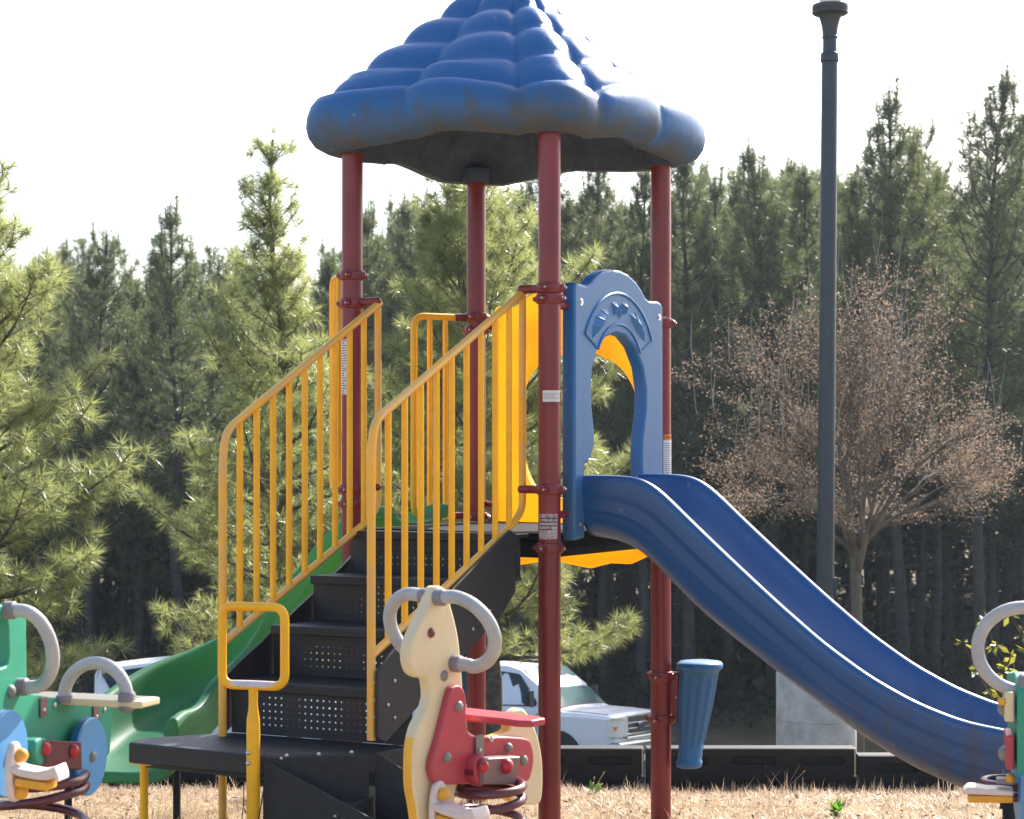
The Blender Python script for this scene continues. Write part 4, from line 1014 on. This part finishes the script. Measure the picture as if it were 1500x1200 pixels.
# ------------------------------------------------------------------ trees
def np_mesh(name, V_, F_):
    me = bpy.data.meshes.new(name); nv, nf, k = len(V_), len(F_), F_.shape[1]
    me.vertices.add(nv); me.vertices.foreach_set('co', V_.astype(np.float32).ravel())
    me.loops.add(nf * k); me.loops.foreach_set('vertex_index', F_.astype(np.int32).ravel())
    me.polygons.add(nf); me.polygons.foreach_set('loop_start', np.arange(0, nf * k, k, dtype=np.int32)); me.update(); return me
def needles(T, K, Ln, wd, rs, shoot=.12, spread=(25, 80), droop=.15):
    """T: array of (pos, dir); every tuft becomes K slim needles fanned round the end of its shoot"""
    T = np.array(T); P = np.repeat(T[:, :3], K, 0); D = np.repeat(T[:, 3:6], K, 0); n = len(P)
    D /= np.linalg.norm(D, axis=1, keepdims=True)
    rnd = rs.normal(size=(n, 3)); rnd -= (rnd * D).sum(1, keepdims=True) * D; rnd /= np.linalg.norm(rnd, axis=1, keepdims=True)
    u = rs.random((n, 1)); ang = np.radians(spread[0] + (spread[1] - spread[0]) * u + rs.normal(0, 8, (n, 1)))
    nd = D * np.cos(ang) + rnd * np.sin(ang); nd[:, 2] -= droop * rs.random(n); nd /= np.linalg.norm(nd, axis=1, keepdims=True)
    b = P - D * shoot * u; L_ = Ln * (.75 + .35 * rs.random((n, 1)))
    side = np.cross(nd, rs.normal(size=(n, 3))); side /= np.linalg.norm(side, axis=1, keepdims=True)
    V_ = np.empty((n * 3, 3)); V_[0::3] = b - side * wd / 2; V_[1::3] = b + side * wd / 2; V_[2::3] = b + nd * L_
    return V_, np.arange(n * 3).reshape(-1, 3)
def gen_pine(seed, H, R, cb, whorl, nb, K, Ln, wd, tr, twig_step, dense=1.0, lean=.0, top=.35, dead=0, shape=.75, bias=None, candle=0, upc=.10, spread=(20, 78), pf=None, shoot=.12):
    rg = random.Random(seed); rs = np.random.RandomState(seed); wood = MB(); T = []
    tp = [Vector((lean * (i / 10) ** 2 + .06 * math.sin(i * 1.3 + seed), .05 * math.cos(i * 1.7 + seed), H * i / 10)) for i in range(11)]; tp[0] = Vector((0, 0, -.3))
    wood.tube(tp, [tr * (1 - .93 * i / 10) + .006 for i in range(11)], 10)
    def trunk(z):
        k = min(9, max(0, int(z / H * 10))); t = z / H * 10 - k; return tp[k] + (tp[k + 1] - tp[k]) * t
    def add(p, d): T.append((p.x, p.y, p.z, d.x, d.y, d.z))
    z = cb
    while z < H - .12:
        hf = (z - cb) / (H - cb)
        prof = (1 - hf) ** shape * (min(1, .62 + hf * 2.0)) * R if pf is None else R * interp(pf, hf)
        n = nb if hf < .85 else max(3, nb - 1); a0 = rg.random() * 6.28
        for j in range(n):
            L_ = max(.22, prof * rg.uniform(.5, 1.2)); a = a0 + 6.283 * j / n + rg.uniform(-.35, .35)
            if bias: L_ *= 1 + bias[1] * math.cos(a - bias[0])
            hd_ = Vector((math.cos(a), math.sin(a), 0)); el = R_(8 + 45 * hf + rg.uniform(-12, 12)); base_ = trunk(z + rg.uniform(-.05, .05))
            pts = [base_]; d = hd_ * math.cos(el) + Z * math.sin(el); m = 6
            for i in range(m):
                d = (d + Z * (upc if i > 1 else -.02) + Vector((rg.uniform(-.12, .12), rg.uniform(-.12, .12), rg.uniform(-.06, .06)))).normalized(); pts.append(pts[-1] + d * L_ / m)
            r0 = max(.006, min(tr * .35, .011 * L_ + .006)); wood.tube(pts, [r0 * (1 - .75 * i / m) for i in range(m + 1)], 5, caps=False)
            add(pts[-1], d); add(pts[-1] - d * .1, d)
            if candle and hf > .45:
                cl = candle * rg.uniform(.4, 1.2) * (.5 + .5 * hf); cd = (Z + d * .25).normalized(); wood.tube([pts[-1], pts[-1] + cd * cl], [.012, .005], 3, caps=False)
                for q in range(int(cl / .14) + 1): add(pts[-1] + cd * (.14 * q + .1), cd)
            s = L_ * (.22 if hf < .7 else .12)
            while s < L_:
                i = min(m - 1, int(s / L_ * m)); t = s / L_ * m - i; p = pts[i].lerp(pts[i + 1], t); dd = (pts[i + 1] - pts[i]).normalized()
                tl = (L_ - s) * .42 + rg.uniform(.12, .30) * min(1, R); 
                for sg in (-1, 1):
                    if rg.random() > .92 * dense: continue
                    sd_ = dd.cross(Z).normalized() * sg; td = (dd * .75 + sd_ * rg.uniform(.5, 1.0) + Z * rg.uniform(-.15, .45)).normalized()
                    e = p + td * tl; mid_ = p + td * tl * .5 + Z * -.01; td2 = (td + Z * .3).normalized()
                    wood.tube([p, mid_, e], [.006, .005, .003], 3, caps=False); add(e, td2)
                    q = tl - .12
                    while q > .08:
                        if rg.random() < .85:
                            pp = p + td * q; sd2 = td.cross(Vector((rg.uniform(-1, 1), rg.uniform(-1, 1), rg.uniform(-.2, 1)))).normalized(); dd2 = (td * .8 + sd2 * .8).normalized(); tl2 = rg.uniform(.05, .16)
                            add(pp + dd2 * tl2, dd2)
                        q -= twig_step
                if rg.random() < .6: add(p + Z * .06, (dd + Z * rg.uniform(.2, 1)).normalized())
                s += twig_step * 1.35
        z += whorl * rg.uniform(.75, 1.25) * (1 - .35 * hf)
    for k in range(4): add(trunk(H - .02 - .12 * k), Vector((0, 0, 1)))
    if candle:
        for q in range(int(candle * 1.1 / .13)): add(tp[-1] + Z * .13 * q, Z)
        wood.tube([tp[-1], tp[-1] + Z * candle * 1.1], [.012, .005], 4, caps=False)
    else: add(tp[-1] + Z * .12, Z)
    for k in range(dead):                                # bare dead branches low on the stem
        zz = rg.uniform(1.2, cb); a = rg.random() * 6.28; L_ = rg.uniform(.5, 1.6); b0 = trunk(zz); d = Vector((math.cos(a), math.sin(a), rg.uniform(-.25, .2)))
        wood.tube([b0, b0 + d * L_ * .5, b0 + d * L_ + Z * -.1], [.02, .012, .004], 4, caps=False)
    V_, F_ = needles(T, K, Ln, wd, rs, shoot=shoot, spread=spread)
    return wood, V_, F_
def plant_pine(root_name, label, loc, gen, wood_m, needle_m, group=None, rot=0):
    root = empty(root_name, loc, label, 'tree', group); wood, V_, F_ = gen
    w = wood.mesh('trunk'); w.shade_smooth(); w.materials.append(wood_m); wo = bpy.data.objects.new('trunk', w); COL.objects.link(wo); wo.parent = root
    c = np_mesh('crown', V_, F_); c.materials.append(needle_m); co = bpy.data.objects.new('crown', c); COL.objects.link(co); co.parent = root
    root.rotation_euler.z = rot; return root
def gloc(x, d): X = (x - CX) / F_PX * d; return Vector((X, d, gz(X, d) - .05))
def hfor(loc, y): return zy(y, loc.y) - loc.z
l = gloc(-48, 17); plant_pine('pine_tree', 'near bright-needled pine filling the left edge of the photo', l, gen_pine(11, hfor(l, 225), 1.5, .9, .34, 6, 46, .17, .0062, .09, .18, bias=(0, .15), upc=.14, spread=(22, 104), shoot=.07, pf=[(0, .75), (.35, 1), (.6, .75), (.8, .4), (1, .15)]), M['trunk'], M['needle'])
l = gloc(424, 20); plant_pine('pine_tree', 'near young pine with a tall bare-stemmed tip behind the left stair rail', l, gen_pine(25, hfor(l, 205), 1.62, 1.5, .37, 5, 44, .165, .0066, .085, .18, lean=-.2, bias=(3.14, .15), upc=.18, spread=(22, 104), shoot=.07, pf=[(0, .85), (.25, 1), (.48, .72), (.62, .42), (.75, .25), (.9, .16), (1, .1)]), M['trunk'], M['needle'])
l = gloc(717, 19.5); plant_pine('pine_tree', 'near pine with rough thick trunk straight behind the tower', l, gen_pine(37, hfor(l, 262), 1.75, 1.6, .33, 6, 44, .165, .0066, .115, .17, lean=-.35, bias=(0, .15), upc=.14, spread=(22, 104), shoot=.07, pf=[(0, .8), (.3, 1), (.6, .8), (.8, .5), (1, .2)]), M['trunk'], M['needle'])

# forest: four different pines, copied
protos = []
for i, (H, R, cb) in enumerate(((12.6, 2.6, 4.0), (11.5, 2.0, 4.4), (13.6, 3.0, 4.6), (10.6, 2.4, 3.0), (13.1, 2.3, 5.2), (12.2, 2.7, 4.2))):
    protos.append((H, gen_pine(100 + i, H, R, cb, .50, 5, 22, .21, .014, .13, .30, dense=.9, dead=14, shape=(.72, .6, .5, .85, .6, .45)[i], candle=(.3, .45, .25, .3, .4, .2)[i], upc=.24, spread=(18, 90), lean=(.2, -.3, .5, 0, -.5, .3)[i])))
far_mesh = []
for i, (H, (wood, V_, F_)) in enumerate(protos):
    w = wood.mesh('trunk'); w.shade_smooth(); w.materials.append(M['trunk_far']); c = np_mesh('crown', V_, F_); c.materials.append(M['needle_far']); far_mesh.append((H, w, c))
rg = random.Random(77)
def far_pine(x, d, ytop, k, label, group=None):
    loc = gloc(x, d); H, w, c = far_mesh[k]; s = hfor(loc, ytop) / H
    root = empty('forest_pine', loc, label, 'tree', group); root.rotation_euler.z = rg.uniform(0, 6.28); sx = min(1.25, max(.8, s * rg.uniform(.95, 1.1))); root.scale = (sx, sx, s)
    for nm, me in (('trunk', w), ('crown', c)):
        o = bpy.data.objects.new(nm, me); COL.objects.link(o); o.parent = root
    return root
front = [(-40, 42, 330, 0, 'dark forest pine at the left edge, behind the near bright pine'), (62, 44, 395, 1, 'dark forest pine just right of the near left pine'), (132, 43, 355, 2, 'broad dark forest pine with a blunt top, left of the two-tipped pine'),
    (200, 45, 420, 3, 'short dark forest pine in the gap left of the young near pine'), (262, 42, 318, 1, 'pointed dark forest pine with a slim spire in the left gap'), (340, 46, 400, 0, 'dark forest pine behind the left stair rail'), (480, 45, 390, 3, 'dark forest pine showing left of the tower posts'),
    (545, 43, 325, 1, 'slim dark forest pine between the left post and the back post'), (590, 47, 385, 2, 'low dark forest pine left of the back post'), (660, 45, 330, 4, 'dark forest pine behind the back post'), (760, 44, 285, 0, 'dark forest pine between back and front posts'),
    (835, 42, 250, 2, 'tall dark pine right of the front post below the roof'), (885, 44, 240, 4, 'tall dark pine above the blue arch'), (940, 42, 250, 0, 'dark pine left of the slide-side post'), (1005, 42, 232, 3, 'dark pine immediately right of the slide-side post'),
    (1062, 46, 275, 1, 'thin-topped forest pine midway between tower and lamp post'), (1133, 44, 230, 4, 'forest pine with a thin spire left of the lamp post'), (1180, 46, 255, 0, 'forest pine directly beside the lamp post'), (1255, 43, 265, 3, 'forest pine just right of the lamp post'),
    (1318, 42, 152, 1, 'tall forest pine with two narrow tips right of the lamp post'), (1372, 44, 208, 2, 'broad forest pine between the two tallest pines at right'), (1432, 41, 128, 4, 'tallest forest pine rising at the upper right'), (1505, 43, 190, 0, 'tall forest pine at the right edge')]
for x, d, y, k, lb in front: far_pine(x, d, y, k, lb)
zones = [(-620, 560, 'dark pine trunk and crown deep in the wood on the left', 'pines deep in the left wood', 370, 470), (560, 1000, 'dark pine deep in the wood behind the tower', 'pines deep in the wood behind the tower', 300, 370), (1000, 2000, 'dark pine deep in the wood on the right', 'pines deep in the right wood', 245, 330)]
for x0, x1, lb, gp_, ya, yb in zones:
    for row, d in enumerate((49, 55, 62, 70)):
        n = int((x1 - x0) / 48)
        for i in range(n):
            far_pine(x0 + (x1 - x0) * (i + .5 * (row % 2) + rg.uniform(-.3, .3)) / n, d + rg.uniform(-2.5, 2.5), rg.uniform(ya, yb), rg.randrange(6), lb, gp_)

# the deep wood and its undergrowth read as one mass
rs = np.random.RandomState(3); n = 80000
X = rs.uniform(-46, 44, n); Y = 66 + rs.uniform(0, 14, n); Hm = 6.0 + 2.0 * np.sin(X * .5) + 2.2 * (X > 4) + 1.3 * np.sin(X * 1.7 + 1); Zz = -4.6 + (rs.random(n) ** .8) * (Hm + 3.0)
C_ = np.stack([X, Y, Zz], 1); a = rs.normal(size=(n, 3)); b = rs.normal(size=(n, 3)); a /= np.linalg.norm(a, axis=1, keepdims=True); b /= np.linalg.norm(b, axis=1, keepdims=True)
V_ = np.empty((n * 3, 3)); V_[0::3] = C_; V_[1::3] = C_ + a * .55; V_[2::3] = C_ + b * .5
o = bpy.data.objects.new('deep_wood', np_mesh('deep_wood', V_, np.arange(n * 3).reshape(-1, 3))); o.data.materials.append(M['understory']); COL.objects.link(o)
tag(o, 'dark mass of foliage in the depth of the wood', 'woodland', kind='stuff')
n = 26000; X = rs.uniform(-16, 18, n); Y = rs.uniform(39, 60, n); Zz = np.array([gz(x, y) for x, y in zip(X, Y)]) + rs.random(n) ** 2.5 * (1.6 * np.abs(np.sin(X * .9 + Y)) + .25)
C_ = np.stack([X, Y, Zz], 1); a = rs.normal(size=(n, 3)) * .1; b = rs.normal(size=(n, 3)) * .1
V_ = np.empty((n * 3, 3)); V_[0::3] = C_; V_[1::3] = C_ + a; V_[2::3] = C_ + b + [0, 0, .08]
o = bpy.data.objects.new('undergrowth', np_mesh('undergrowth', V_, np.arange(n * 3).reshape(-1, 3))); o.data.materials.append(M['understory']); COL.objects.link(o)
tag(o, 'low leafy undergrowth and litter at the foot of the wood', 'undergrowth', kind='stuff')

# small deciduous tree with dry brown leaves, right of the lamp post
l = gloc(1256, 21.5)
tree = empty('deciduous_tree', l, 'small vase-shaped tree with brown dried leaves right of the lamp post', 'tree')
rg = random.Random(8); wood = MB(); shoots = MB(); LP_ = []
def grow(p, d, L_, r, lev):
    m = 4; pts = [p]
    for i in range(m):
        d = (d + Vector((rg.uniform(-.13, .13), rg.uniform(-.13, .13), rg.uniform(-.05, .07)))).normalized(); pts.append(pts[-1] + d * L_ / m)
    wood.tube(pts, [r * (1 - .4 * i / m) for i in range(m + 1)], 6 if lev < 3 else 3, caps=False)
    if lev >= 3:
        for i in range(1, m + 1):
            for _ in range(3 if lev < 5 else 5): LP_.append(pts[i] + Vector((rg.gauss(0, .05), rg.gauss(0, .05), rg.gauss(0, .05))))
    if lev < 5:
        for j in range(4 if lev in (2, 3) else 3):
            ax_ = Vector((rg.uniform(-1, 1), rg.uniform(-1, 1), rg.uniform(-.5, .5))).normalized(); nd = (d + ax_ * rg.uniform(.35, .8)).normalized()
            k = rg.choice([2, 3, 4]); grow(pts[k], nd, L_ * rg.uniform(.6, .82), r * .55, lev + 1)
    elif rg.random() < .06 and pts[-1].z > l.z + 4.0:
        q = [pts[-1]]; dd = Vector((rg.uniform(-.15, .2), rg.uniform(-.2, .2), 1)).normalized(); sl_ = rg.uniform(.07, .17)
        for i in range(5): dd = (dd + Vector((rg.uniform(-.08, .1), rg.uniform(-.05, .05), 0))).normalized(); q.append(q[-1] + dd * sl_)
        shoots.tube(q, [.006, .005, .0045, .004, .003, .002], 3, caps=False)
tb = HC + (CY - 815) / F_PX * l.y
wood.tube([l - Z * .1, l + Vector((.02, 0, .8)), Vector((l.x - .02, l.y, tb))], [.09, .07, .065], 10)
for k in range(7):
    a = 6.283 * k / 7 + .3; tilt = rg.uniform(.2, .62); grow(Vector((l.x, l.y, tb - .12 * (k % 3))), Vector((math.cos(a) * tilt, math.sin(a) * tilt, 1)).normalized(), rg.uniform(1.0, 1.4), .036, 1)
for k in range(6):
    a = 3.3 + 6.283 * k / 6; grow(Vector((l.x, l.y, tb + .05 * k)), Vector((math.cos(a), math.sin(a), .75)).normalized(), .92, .026, 1)
nw = len(wood.f); wood.add(shoots.v, shoots.f); to_ = build('trunk', wood, [M['twig'], M['shoot']], tree, smooth=None)
for pg in list(to_.data.polygons)[nw:]: pg.material_index = 1
Lc = np.array([tuple(p - l) for p in LP_]); rs = np.random.RandomState(2); Lc = Lc[rs.random(len(Lc)) < .8]; n = len(Lc)
a = rs.normal(size=(n, 3)); a /= np.linalg.norm(a, axis=1, keepdims=True); b = np.cross(a, rs.normal(size=(n, 3))); b /= np.linalg.norm(b, axis=1, keepdims=True); sz = rs.uniform(.012, .030, (n, 1))
V_ = np.empty((n * 4, 3)); V_[0::4] = Lc; V_[1::4] = Lc + a * sz * .6 + b * sz * .35; V_[2::4] = Lc + a * sz * 1.2; V_[3::4] = Lc + a * sz * .6 - b * sz * .35
cme = np_mesh('crown', V_, np.arange(n * 4).reshape(-1, 4)); cme.materials.append(M['brown_leaf']); o = bpy.data.objects.new('crown', cme); COL.objects.link(o); o.parent = tree
print('leaves', n, 'wood faces', len(wood.f))

# broad-leaved shrub at the right edge
l = gloc(1572, 13.5)
sh = empty('shrub', l, 'yellow-green broad-leaved shrub at the right edge behind the ring handle', 'shrub')
rg = random.Random(4); wood = MB(); LV = []; LF = []
for k in range(26):
    a = rg.random() * 6.28; d = Vector((math.cos(a) * .5, math.sin(a) * .5, rg.uniform(.7, 1.3))).normalized(); p = l.copy(); pts = [p]
    for i in range(8):
        d = (d + Vector((rg.uniform(-.16, .16), rg.uniform(-.16, .16), .02))).normalized(); pts.append(pts[-1] + d * rg.uniform(.12, .24))
    wood.tube(pts, [.012 * (1 - i / 10) for i in range(9)], 5, caps=False)
    for q in pts[3:]:
        for _ in range(5):
            dv_ = Vector((rg.gauss(0, 1), rg.gauss(0, 1), rg.gauss(0, .7))).normalized(); s_ = dv_.cross(Vector((rg.gauss(0, 1), rg.gauss(0, 1), 1))).normalized(); L_ = rg.uniform(.05, .09); c = q + dv_ * .02
            k0 = len(LV); LV += [c, c + dv_ * L_ * .5 + s_ * L_ * .24, c + dv_ * L_, c + dv_ * L_ * .5 - s_ * L_ * .24, c + dv_ * L_ * .5 - Z * .006]; LF += [(k0, k0 + 1, k0 + 4), (k0 + 1, k0 + 2, k0 + 4), (k0 + 2, k0 + 3, k0 + 4), (k0 + 3, k0, k0 + 4)]
build('stem', wood, M['twig'], sh, smooth=60); mb = MB(); mb.add(LV, LF); build('leaves', mb, M['bush_leaf'], sh, smooth=None)

# ------------------------------------------------------------------ dry grass and weeds
rs = np.random.RandomState(9)
def blades(n, x0, x1, y0, y1, hmin, hmax, wd, lean, flat=0, clump=None):
    Y = rs.uniform(y0, y1, n); X = rs.uniform(x0, x1, n) 
    if clump is not None:
        k = clump; cx = rs.uniform(x0, x1, k); cy = rs.uniform(y0, y1, k); i = rs.randint(0, k, n); X = cx[i] + rs.normal(0, .035, n); Y = cy[i] + rs.normal(0, .035, n)
    zg = np.array([gz(x, y) for x, y in zip(X, Y)]); h = rs.uniform(hmin, hmax, n) * rs.uniform(.4, 1, n)
    if clump is None:      # thinner where the soil is worn bare
        nz = np.array([noise.noise(Vector((x * 1.7, y * 2.6, 5))) for x, y in zip(X, Y)]); keep = (nz > -.12) | (rs.random(n) < .3); X, Y, zg, h = X[keep], Y[keep], zg[keep], h[keep]; n = len(X)
    an = rs.random(n) * 6.283; ln = lean * rs.random(n) * h; B = np.stack([X, Y, zg - .004], 1)
    tip = B + np.stack([np.cos(an) * ln, np.sin(an) * ln, h * (1 - flat * rs.random(n))], 1)
    mid = B + (tip - B) * .55 + np.stack([0 * X, 0 * X, h * .12], 1)
    sd_ = np.stack([np.cos(an + 1.2 + rs.random(n)), np.sin(an + 1.2 + rs.random(n)), 0 * X], 1) * wd / 2
    V_ = np.empty((n * 5, 3)); V_[0::5] = B - sd_; V_[1::5] = B + sd_; V_[2::5] = mid + sd_ * .8; V_[3::5] = mid - sd_ * .8; V_[4::5] = tip
    q = np.arange(n)[:, None] * 5
    F_ = np.concatenate([q + [0, 1, 2], q + [0, 2, 3], q + [3, 2, 4]]); return V_, F_
parts_ = [blades(90000, -3.1, 3.3, 6.9, 10.2, .012, .05, .0035, 3.0, .6), blades(14000, -3.1, 3.3, 7.2, 10.1, .03, .085, .0035, .9, 0, 900), blades(700, -3.1, 3.3, 7.4, 10.1, .08, .17, .003, .8, 0, 160)]
def litter(n):
    X = rs.uniform(-3.1, 3.3, n); Y = rs.uniform(7.0, 10, n); zg = np.array([gz(x, y) for x, y in zip(X, Y)]) + rs.uniform(.006, .022, n); C0 = np.stack([X, Y, zg], 1)
    a = rs.normal(size=(n, 3)) * [1, 1, .35]; a /= np.linalg.norm(a, axis=1, keepdims=True); b = np.cross(a, rs.normal(size=(n, 3)) * .4 + [0, 0, 1]); b /= np.linalg.norm(b, axis=1, keepdims=True); L0 = rs.uniform(.006, .022, (n, 1)); w0 = rs.uniform(.003, .008, (n, 1))
    V_ = np.empty((n * 4, 3)); V_[0::4] = C0 - a * L0; V_[1::4] = C0 - b * w0; V_[2::4] = C0 + a * L0; V_[3::4] = C0 + b * w0; return V_, np.arange(n * 4).reshape(-1, 4)
Vl, Fl = litter(4200); lo = bpy.data.objects.new('leaf_litter', np_mesh('leaf_litter', Vl, Fl)); lo.data.materials.append(mat('brown_litter', (.10, .055, .03), .8, var_col=(.30, .19, .11), vscale=9)); COL.objects.link(lo); tag(lo, 'small brown leaves and wood chips scattered in the dry grass', 'leaf litter', kind='stuff')
off = 0; VV = []; FF = []
for v, f_ in parts_: VV.append(v); FF.append(f_ + off); off += len(v)
o = bpy.data.objects.new('dry_grass', np_mesh('dry_grass', np.concatenate(VV), np.concatenate(FF))); o.data.materials.append(M['straw']); COL.objects.link(o)
tag(o, 'dry tan grass and straw covering the playground floor', 'grass', kind='stuff')
def weed(x, y, label, n, hgt, m, seed, leafy=True):
    D = Vector(((x - CX) / F_PX, 1, (CY - y) / F_PX)); d = 8.0
    for _ in range(30): d = (HC - gz(D.x * d, d)) * F_PX / (y - CY)
    c = Vector((D.x * d, d, gz(D.x * d, d))); root = empty('weed', c, label, 'weed'); r_ = random.Random(seed); mb = MB(); stm = MB()
    for k in range(n):
        a = r_.random() * 6.28; el = r_.uniform(.2, 1.2); dv_ = Vector((math.cos(a) * math.cos(el), math.sin(a) * math.cos(el), math.sin(el))); L_ = hgt * r_.uniform(.5, 1); s_ = dv_.cross(Z).normalized(); e = c + dv_ * L_
        stm.tube([c, c + dv_ * L_ * .6, e], [.0015, .0012, .001], 4, caps=False)
        if leafy: w_ = .012; p = c + dv_ * L_ * .4; mb.add([p, p + dv_ * L_ * .35 + s_ * w_, e + dv_ * .015, p + dv_ * L_ * .35 - s_ * w_], [(0, 1, 2, 3)])
        else: mb.add([e, e + dv_ * .01 + s_ * .005, e + dv_ * .022, e + dv_ * .01 - s_ * .005], [(0, 1, 2, 3)])
    build('stem', stm, m, root, smooth=None); build('leaves', mb, m, root, smooth=None)
weed(1225, 1193, 'small bright green weed at the bottom below the slide', 26, .07, M['weed'], 1)
weed(870, 1165, 'small dark green weed between the front post and the drum', 16, .07, M['weed'], 2)
weed(1150, 1158, 'tall dry weed stalk before the border beneath the slide', 5, .24, M['straw'], 3, False)
weed(868, 1160, 'thin dry weed sprig standing over the dark green weed', 6, .13, M['straw'], 4, False)
weed(163, 1163, 'upright dry stalk beside the blue wheel disc', 4, .20, M['straw'], 5, False)

mb = MB(); mb.box((0, 140, 4.2), (490, 410, 20.5)); hz_ = bpy.data.materials.new('haze_air'); hz_.use_nodes = True; nt = hz_.node_tree
nt.nodes.remove(nt.nodes['Principled BSDF']); pv_ = nt.nodes.new('ShaderNodeVolumePrincipled'); pv_.inputs['Color'].default_value = (.80, .89, 1, 1); pv_.inputs['Density'].default_value = HAZE; pv_.inputs['Anisotropy'].default_value = .35
nt.links.new(pv_.outputs[0], nt.nodes['Material Output'].inputs['Volume'])
if HAZE: tag(build('haze', mb, hz_, smooth=None), kind='stuff')
# ------------------------------------------------------------------ light, sky, camera
SUN_AZ, SUN_EL = R_(31), R_(38)         # azimuth measured from straight ahead (+Y) to the right
sd = Vector((math.sin(SUN_AZ) * math.cos(SUN_EL), math.cos(SUN_AZ) * math.cos(SUN_EL), math.sin(SUN_EL)))
sun = bpy.data.lights.new('sun', 'SUN'); sun.energy = 4.9; sun.angle = R_(.53); sun.color = (1, .95, .87)
so = bpy.data.objects.new('sun', sun); COL.objects.link(so); so.rotation_euler = sd.to_track_quat('Z', 'Y').to_euler(); so.location = (0, 0, 30)
w = bpy.data.worlds.new('World'); sc.world = w; w.use_nodes = True; nt = w.node_tree
sky = nt.nodes.new('ShaderNodeTexSky'); sky.sky_type = 'NISHITA'; sky.sun_disc = False; sky.sun_elevation = SUN_EL; sky.sun_rotation = SUN_AZ; sky.dust_density = 2.5; sky.air_density = 1.0
nt.links.new(sky.outputs[0], nt.nodes['Background'].inputs[0]); nt.nodes['Background'].inputs[1].default_value = .15
cam = bpy.data.cameras.new('camera'); co = bpy.data.objects.new('camera', cam); COL.objects.link(co); sc.camera = co
co.location = CAM; co.rotation_euler = (R_(90), 0, 0)
cam.lens = F_PX / 1500 * 36; cam.sensor_width = 36; cam.shift_y = (CY - 600) / 1500; cam.clip_start = .1; cam.clip_end = 3000
cam.dof.use_dof = True; cam.dof.focus_distance = 7.5; cam.dof.aperture_fstop = 8
sc.view_settings.view_transform = 'Standard'; sc.view_settings.look = 'None'; sc.view_settings.exposure = 1.14; sc.view_settings.gamma = 1
sc.cycles.max_bounces = 8; sc.cycles.transparent_max_bounces = 12; sc.cycles.use_denoising = True
